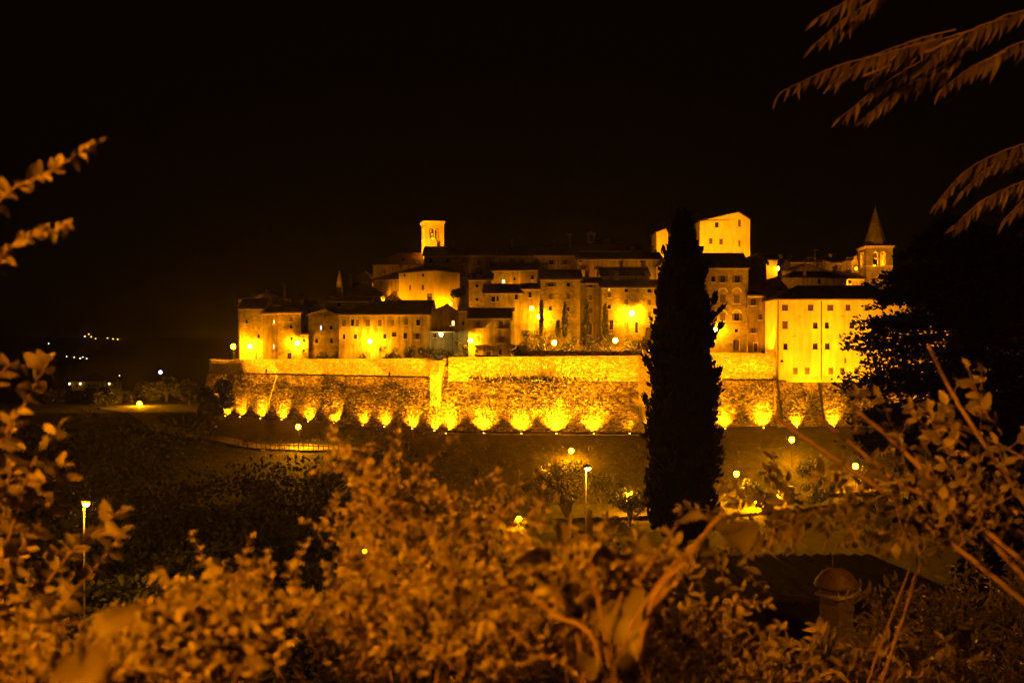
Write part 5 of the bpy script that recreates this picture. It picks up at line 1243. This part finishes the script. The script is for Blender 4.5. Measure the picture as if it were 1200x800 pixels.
# 1. privet-like shrub at the left edge
Y = 1.9
pl = Plant('privet_shrub', 'tall leafy privet-like shrub sending oval leaved sprays up the left edge', 'shrub', P(-60, 900, Y), ('oval', .047, .024, 'leaf'), 290)
def pp(*q): return [P(a, b, Y + (q2 if (q2 := 0) else 0)) for a, b in q]
def main(stems, every, sc, r=.003, y=None, **k):
    for st_ in stems:
        yy = (y or Y) + random.uniform(-.12, .12); path = curve([P(a, b, yy + random.uniform(-.04, .04)) for a, b in st_], 10, .0008); pl.stem(path, r, r*.35, own=True); leafy(pl, path, every, sc, **k)
main([[(-60,900),(-30,330),(0,236),(50,206),(114,168)], [(-60,900),(-40,420),(-5,312),(30,280),(78,266)]], .011, .58, y=1.75, start=.42, spread=.75)
main([[(-60,900),(-40,560),(0,440),(28,430)], [(-60,900),(-30,600),(0,520),(30,470),(56,424)], [(-40,900),(-10,700),(20,600),(40,540),(70,500)], [(-40,900),(0,700),(30,640),(60,590),(70,545)], [(-20,900),(10,760),(50,690),(90,640),(140,600)], [(0,900),(30,760),(80,700),(120,655),(142,625)],[(-60,900),(-20,620),(10,560),(14,500)],[(-60,900),(-10,640),(20,600),(40,560)]], .021, .95, start=.3)
main([[(-40,880),(0,720),(20,650),(50,620)],[(-30,880),(20,760),(40,680),(75,640)],[(-20,880),(-5,650),(10,600),(0,570)],[(0,880),(50,720),(70,700),(80,680)]], .02, .8, y=2.3, start=.3)
pl.done()
# 2. big broad leaves at the bottom left
Y = .95
pl = Plant('burdock_plant', 'broad pale leaves in the bottom left corner, blurred and very near', 'plant', P(130, 900, Y), ('heart', .078, .052, 'leaf_big'), 60)
for (bx, by), (tx, ty), up in (((118,748),(168,682),(-.25,-.9,.5)), ((108,812),(58,722),(.3,-.95,.1)), ((118,812),(92,742),(.9,-.35,.2)), ((275,850),(300,785),(-.3,-.9,.2))):
    b0, t0 = P(bx, by, Y + random.uniform(-.05, .05)), P(tx, ty, Y + random.uniform(-.06, .06)); pl.stem(curve([P(130,900,Y), b0]), .0025, .0015); pl.leaf(b0, t0 - b0, up, sc=(t0 - b0).length / .078 * .88)
pl.done()

# 3. tangled shrubs: region fillers
def inside(poly, x, y):
    r_ = False; j = len(poly) - 1
    for i in range(len(poly)):
        if (poly[i][1] > y) != (poly[j][1] > y) and x < (poly[j][0]-poly[i][0])*(y-poly[i][1])/(poly[j][1]-poly[i][1]) + poly[i][0]: r_ = not r_
        j = i
    return r_
def thicket(name, label, cat, poly, Y0, Y1, root_px, ntw, nstem, key, every, twl=(50,110), sc=1.0, curl=1.0, updir=-1.0, maxn=290, opp=True, r=.0018, start=.1, spread=1.0, droop=0, nl_extra=0):
    """a bush: stems fan from its root into the outline, curving twigs carry leaves"""
    Ym = (Y0 + Y1) / 2; pl = Plant(name, label, cat, P(root_px[0], root_px[1], Ym), key, maxn)
    xs_ = [p[0] for p in poly]; ys_ = [p[1] for p in poly]
    def pick():
        while True:
            a, b = random.uniform(min(xs_), max(xs_)), random.uniform(min(ys_), max(ys_))
            if inside(poly, a, b): return a, b
    for k in range(nstem):
        a, b = pick(); y = random.uniform(Y0, Y1)
        path = curve([P(root_px[0] + random.uniform(-30,30), root_px[1], Ym), P((root_px[0]+a)/2 + random.uniform(-40,40), (root_px[1]*1.2+b*.8)/2, (Ym+y)/2), P(a, b, y)], 8, .001)
        pl.stem(path, r*1.6, r*.7)
    for k in range(ntw):
        a, b = pick(); y = random.uniform(Y0, Y1); sca = y / F
        ang = math.atan2(updir, (a - root_px[0]) / 260 + random.gauss(0, .55)); L_ = random.uniform(*twl); pts = []; ax, bx = a, b; n = 7; cv = random.gauss(0, .28) * curl; yy = y; dy = random.gauss(0, .25)
        for i in range(n + 1):
            pts.append(P(ax, bx, yy)); ax += math.cos(ang) * L_ / n; bx += math.sin(ang) * L_ / n; yy += dy * L_ / n * sca; ang += cv + random.gauss(0, .12)
        path = curve(pts, 3, .0006); pl.stem(path, r*.8, r*.3); leafy(pl, path, every, sc, start, opp, droop, spread)
    return pl
K_small = ('oval', .018, .011, 'leaf'); K_mid = ('oval', .042, .022, 'leaf')
P_mid = [(420,575),(470,560),(520,590),(590,590),(625,590),(620,640),(620,700),(600,790),(420,800),(400,720),(410,640)]
thicket('clematis_bush', 'big tangled bush with curling twigs and small leaves filling the lower middle', 'bush', P_mid, 1.8, 2.5, (520,930), 205, 24, K_small, .0125, (50,115), 1.0, 2.0).done()
P_mid2 = [(255,720),(330,705),(400,710),(500,690),(600,720),(620,800),(240,800)]
thicket('clematis_bush', 'lower left part of the tangle, a pale mound of dense small leaves', 'bush', [(170,750),(200,720),(250,715),(290,725),(310,800),(130,800)], 1.5, 1.9, (220,930), 200, 10, ('oval', .022, .013, 'leaf'), .009, (30,70), 1.0, 1.2).done()
thicket('bramble_bush', 'arching bramble-like bush between the pale mound and the middle tangle', 'bush', P_mid2, 1.5, 2.1, (420,930), 150, 16, K_small, .014, (60,120), 1.0, 1.5).done()
thicket('low_undergrowth', 'dim undergrowth along the bottom edge right of centre', 'undergrowth', [(590,760),(700,750),(830,760),(850,820),(560,820)], 2.0, 2.8, (720,930), 130, 9, ('oval', .03, .014, 'leaf'), .022, (60,120), 1.0, .9).done()
thicket('low_undergrowth', 'dark undergrowth in the bottom left corner', 'undergrowth', [(0,760),(60,765),(120,790),(170,840),(0,840)], 1.6, 2.2, (60,930), 150, 14, K_small, .014, (40,90), 1.0, 1.2).done()
thicket('hedge_sprays', 'leafy sprays right of the dome lamp along the hollow', 'bush', [(660,690),(740,680),(780,690),(760,740),(650,740)], 1.5, 2.1, (720,930), 70, 12, ('oval', .028, .012, 'leaf'), .013, (40,90), 1.0, 1.0).done()
# 4. large hanging leaves and thick stems in the centre
Y = 1.5
pl = Plant('vine', 'vine with large drooping leaves on bent stems in the lower centre', 'vine', P(720, 930, Y), ('heart', .075, .05, 'leaf_big'), 80)
for q, r in (([(720,930),(700,760),(650,720),(600,690),(560,720)], .003), ([(720,930),(760,720),(800,660),(830,620),(850,600)], .004), ([(700,930),(680,760),(660,690)], .0028), ([(740,930),(700,700),(690,640)], .0025), ([(760,930),(730,780),(760,700),(810,640)], .003)):
    pl.stem(curve([P(a, b, Y + random.uniform(-.06,.06)) for a, b in q], 8, .0006), r, r*.5, own=True)
for (bx, by), (tx, ty), up in (((628,640),(620,692),(.3,-.9,.1)), ((690,628),(668,605),(-.4,-.8,.3)), ((705,640),(712,688),(.2,-.95,.1)), ((742,650),(768,632),(.1,-.8,.5)), ((720,690),(728,735),(-.2,-.9,.3)), ((700,700),(690,745),(.3,-.9,.3)), ((545,690),(540,722),(.2,-.9,.2)), ((650,612),(672,650),(.6,-.7,.2)), ((795,612),(828,600),(.1,-.5,.8)), ((850,612),(878,596),(.1,-.5,.8)), ((720,780),(760,800),(.1,-.9,.5)), ((700,770),(660,800),(.1,-.9,.5)), ((830,640),(815,660),(.3,-.8,.3)), ((745,720),(772,732),(.1,-.9,.3))):
    b0, t0 = P(bx, by, Y + random.uniform(-.08,.08)), P(tx, ty, Y + random.uniform(-.08,.08)); pl.stem(curve([P((bx+700)/2, by+70, Y), b0]), .0018, .001); pl.leaf(b0, t0 - b0, up, sc=(t0 - b0).length / .075 * .92, key=('heart', .075, .05, 'leaf_dk') if bx > 780 else None)  # rightmost leaves swap to a darker material; their dimness is put into colour
pl.done()
# 5. long arching canes on the right with oval leaves
Y = 2.6
pl = Plant('rose_cane', 'long bare canes slanting across the right half with leaves at their lower ends', 'shrub', P(1240, 860, Y), K_mid, 290)
for q, r in (([(905,486),(960,525),(1020,565),(1080,610),(1160,672),(1240,740)], .0075), ([(958,488),(1010,530),(1060,570),(1125,600),(1240,690)], .007), ([(1005,482),(1050,520),(1090,560),(1135,605),(1240,720)], .008), ([(1088,405),(1110,450),(1140,500),(1180,560),(1240,640)], .0065), ([(1030,625),(1080,620),(1150,610),(1240,640)], .005), ([(1120,500),(1170,520),(1240,560)], .003)):
    pl.stem(curve([P(a, b, Y + random.uniform(-.05,.05)) for a, b in q], 8, .0008), r*.65, r, own=True)
for k in range(46):
    a, b = random.choice(((1045,520),(1080,520),(1110,510),(1150,500),(1185,520),(1190,560),(1160,580),(1120,590),(1090,610),(1060,600),(1180,610),(1150,620),(1195,640),(1020,600),(985,600),(1010,520)))
    a += random.gauss(0,16); b += random.gauss(0,12); an = random.uniform(-2.8, -.2); L_ = random.uniform(35, 75); y = Y + random.uniform(-.25,.3)
    path = curve([P(a, b, y), P(a+math.cos(an)*L_*.5, b+math.sin(an)*L_*.4, y), P(a+math.cos(an)*L_, b+math.sin(an)*L_*.9, y)], 6, .0008); pl.stem(path, .0016, .0008); leafy(pl, path, .026, .95, 0.05)
pl.done()
thicket('dim_sprays', 'dim leafy sprays crossing in front of the car park', 'bush', [(860,625),(960,625),(1060,630),(1150,640),(1140,665),(1000,650),(880,660)], 2.3, 2.9, (1000,930), 36, 3, ('oval', .036, .018, 'leaf_dk'), .022, (60,120), 1.0, .8, updir=-.5).done()
thicket('ground_shrub', 'low leafy shrub lit warm in front of the domed chimney', 'shrub', [(880,790),(960,780),(1040,775),(1110,790),(1120,840),(860,840)], 3.6, 4.6, (1000,1000), 110, 4, ('lance', .07, .028, 'leaf'), .03, (30,60), 1.0, .8).done()
thicket('dim_shrub', 'dim leafy shrub right of the domed chimney', 'shrub', [(1015,730),(1060,720),(1080,760),(1030,780)], 5.5, 7, (1060,960), 26, 3, ('lance', .08, .03, 'leaf_dk'), .04, (30,70), 1.0, .8).done()
thicket('dark_shrub', 'nearly black shrub filling the bottom right corner', 'shrub', [(1090,740),(1200,700),(1200,830),(1090,830)], 7, 9, (1150,1000), 110, 5, ('lance', .09, .035, 'leaf_dk'), .04, (40,80), 1.0, .8).done()
# 6. hanging compound fronds at the top right (a walnut / ailanthus branch above the viewpoint)
Y = 4.2
pl = Plant('overhanging_tree', 'branches with drooping pinnate leaves hanging in at the top right', 'tree', P(1330, -60, Y), ('lance', .12, .025, 'frond'), 295)
for q, r in (([(1330,-60),(1200,20),(1100,55),(1010,90)], .012), ([(1330,-60),(1180,-60),(1050,-20)], .012), ([(1330,-60),(1260,150),(1190,190)], .011), ([(1330,-60),(1290,200),(1220,235)], .01)):
    pl.stem(curve([P(a, b, Y) for a, b in q], 8, .004), r, r*.4, own=True)
def frond(q, n, sc=1.0, y=None, droop=1.0):
    yy = (y or Y) + random.uniform(-.15,.15); path = curve([P(a, b, yy + random.uniform(-.05,.05)) for a, b in q], 10, .001); pl.stem(path, .0035, .0012)
    L_ = len(path)
    for i in range(n):
        k = int(L_ * (.12 + .86 * i / n)); p = path[min(k, L_-1)]; t = (path[min(k+1, L_-1)] - path[max(k-1, 0)]).normalized()
        for sg in (-1, 1):
            d = t*.75 + Vector((0, sg*.55, 0)) + Vector((random.gauss(0,.08), 0, -droop*random.uniform(.75,1.35)))
            pl.leaf(p, d, up=(random.gauss(0,.3), -1.0, .25 + random.gauss(0,.2)), sc=sc*random.uniform(.75,1.1)*(1 - .35*i/n))
    pl.leaf(path[-1], path[-1]-path[-2] + Vector((0,0,-.004)), sc=sc*.7)
for q, n in (([(1070,-50),(1030,-5),(990,22),(957,50)], 22), ([(1050,-40),(1015,10),(972,44)], 18), ([(1030,-40),(1000,-5),(960,20)], 14),
             ([(1100,45),(1040,62),(980,78),(919,106)], 26), ([(1120,35),(1070,48),(1010,72),(975,98)], 22), ([(1150,45),(1100,62),(1040,95),(985,138)], 24), ([(1140,55),(1100,80),(1050,108),(1015,136)], 22), ([(1160,30),(1110,44),(1060,60),(1022,88)], 22),
             ([(1190,20),(1150,30),(1110,52),(1082,80)], 18), ([(1210,10),(1170,22),(1135,48)], 16), ([(1180,60),(1140,78),(1105,104)], 16), ([(1230,40),(1190,52),(1150,74)], 14),
             ([(1240,160),(1190,172),(1135,198),(1098,238)], 24), ([(1240,198),(1195,214),(1150,236),(1121,262)], 22), ([(1250,165),(1210,176),(1160,196),(1130,222)], 18), ([(1240,215),(1205,230),(1180,254)], 14)):
    frond(q, int(n * .8))
pl.done()
# ------------------------------------------------------------------ thin night haze round the lit town
b = MB(); b.box(-3500, 3500, -90, 4900, -3, 120)
hz, nt, bs = nmat('night_haze'); nt.nodes.remove(bs)
pv = nt.nodes.new('ShaderNodeVolumePrincipled'); pv.inputs['Color'].default_value = (.9, .9, .9, 1); pv.inputs['Density'].default_value = .00006; pv.inputs['Anisotropy'].default_value = .88
nt.links.new(pv.outputs[0], nt.nodes['Material Output'].inputs['Volume'])
tag(b.build('haze', hz), 'thin night haze glowing round the street lamps', 'haze', kind='stuff')
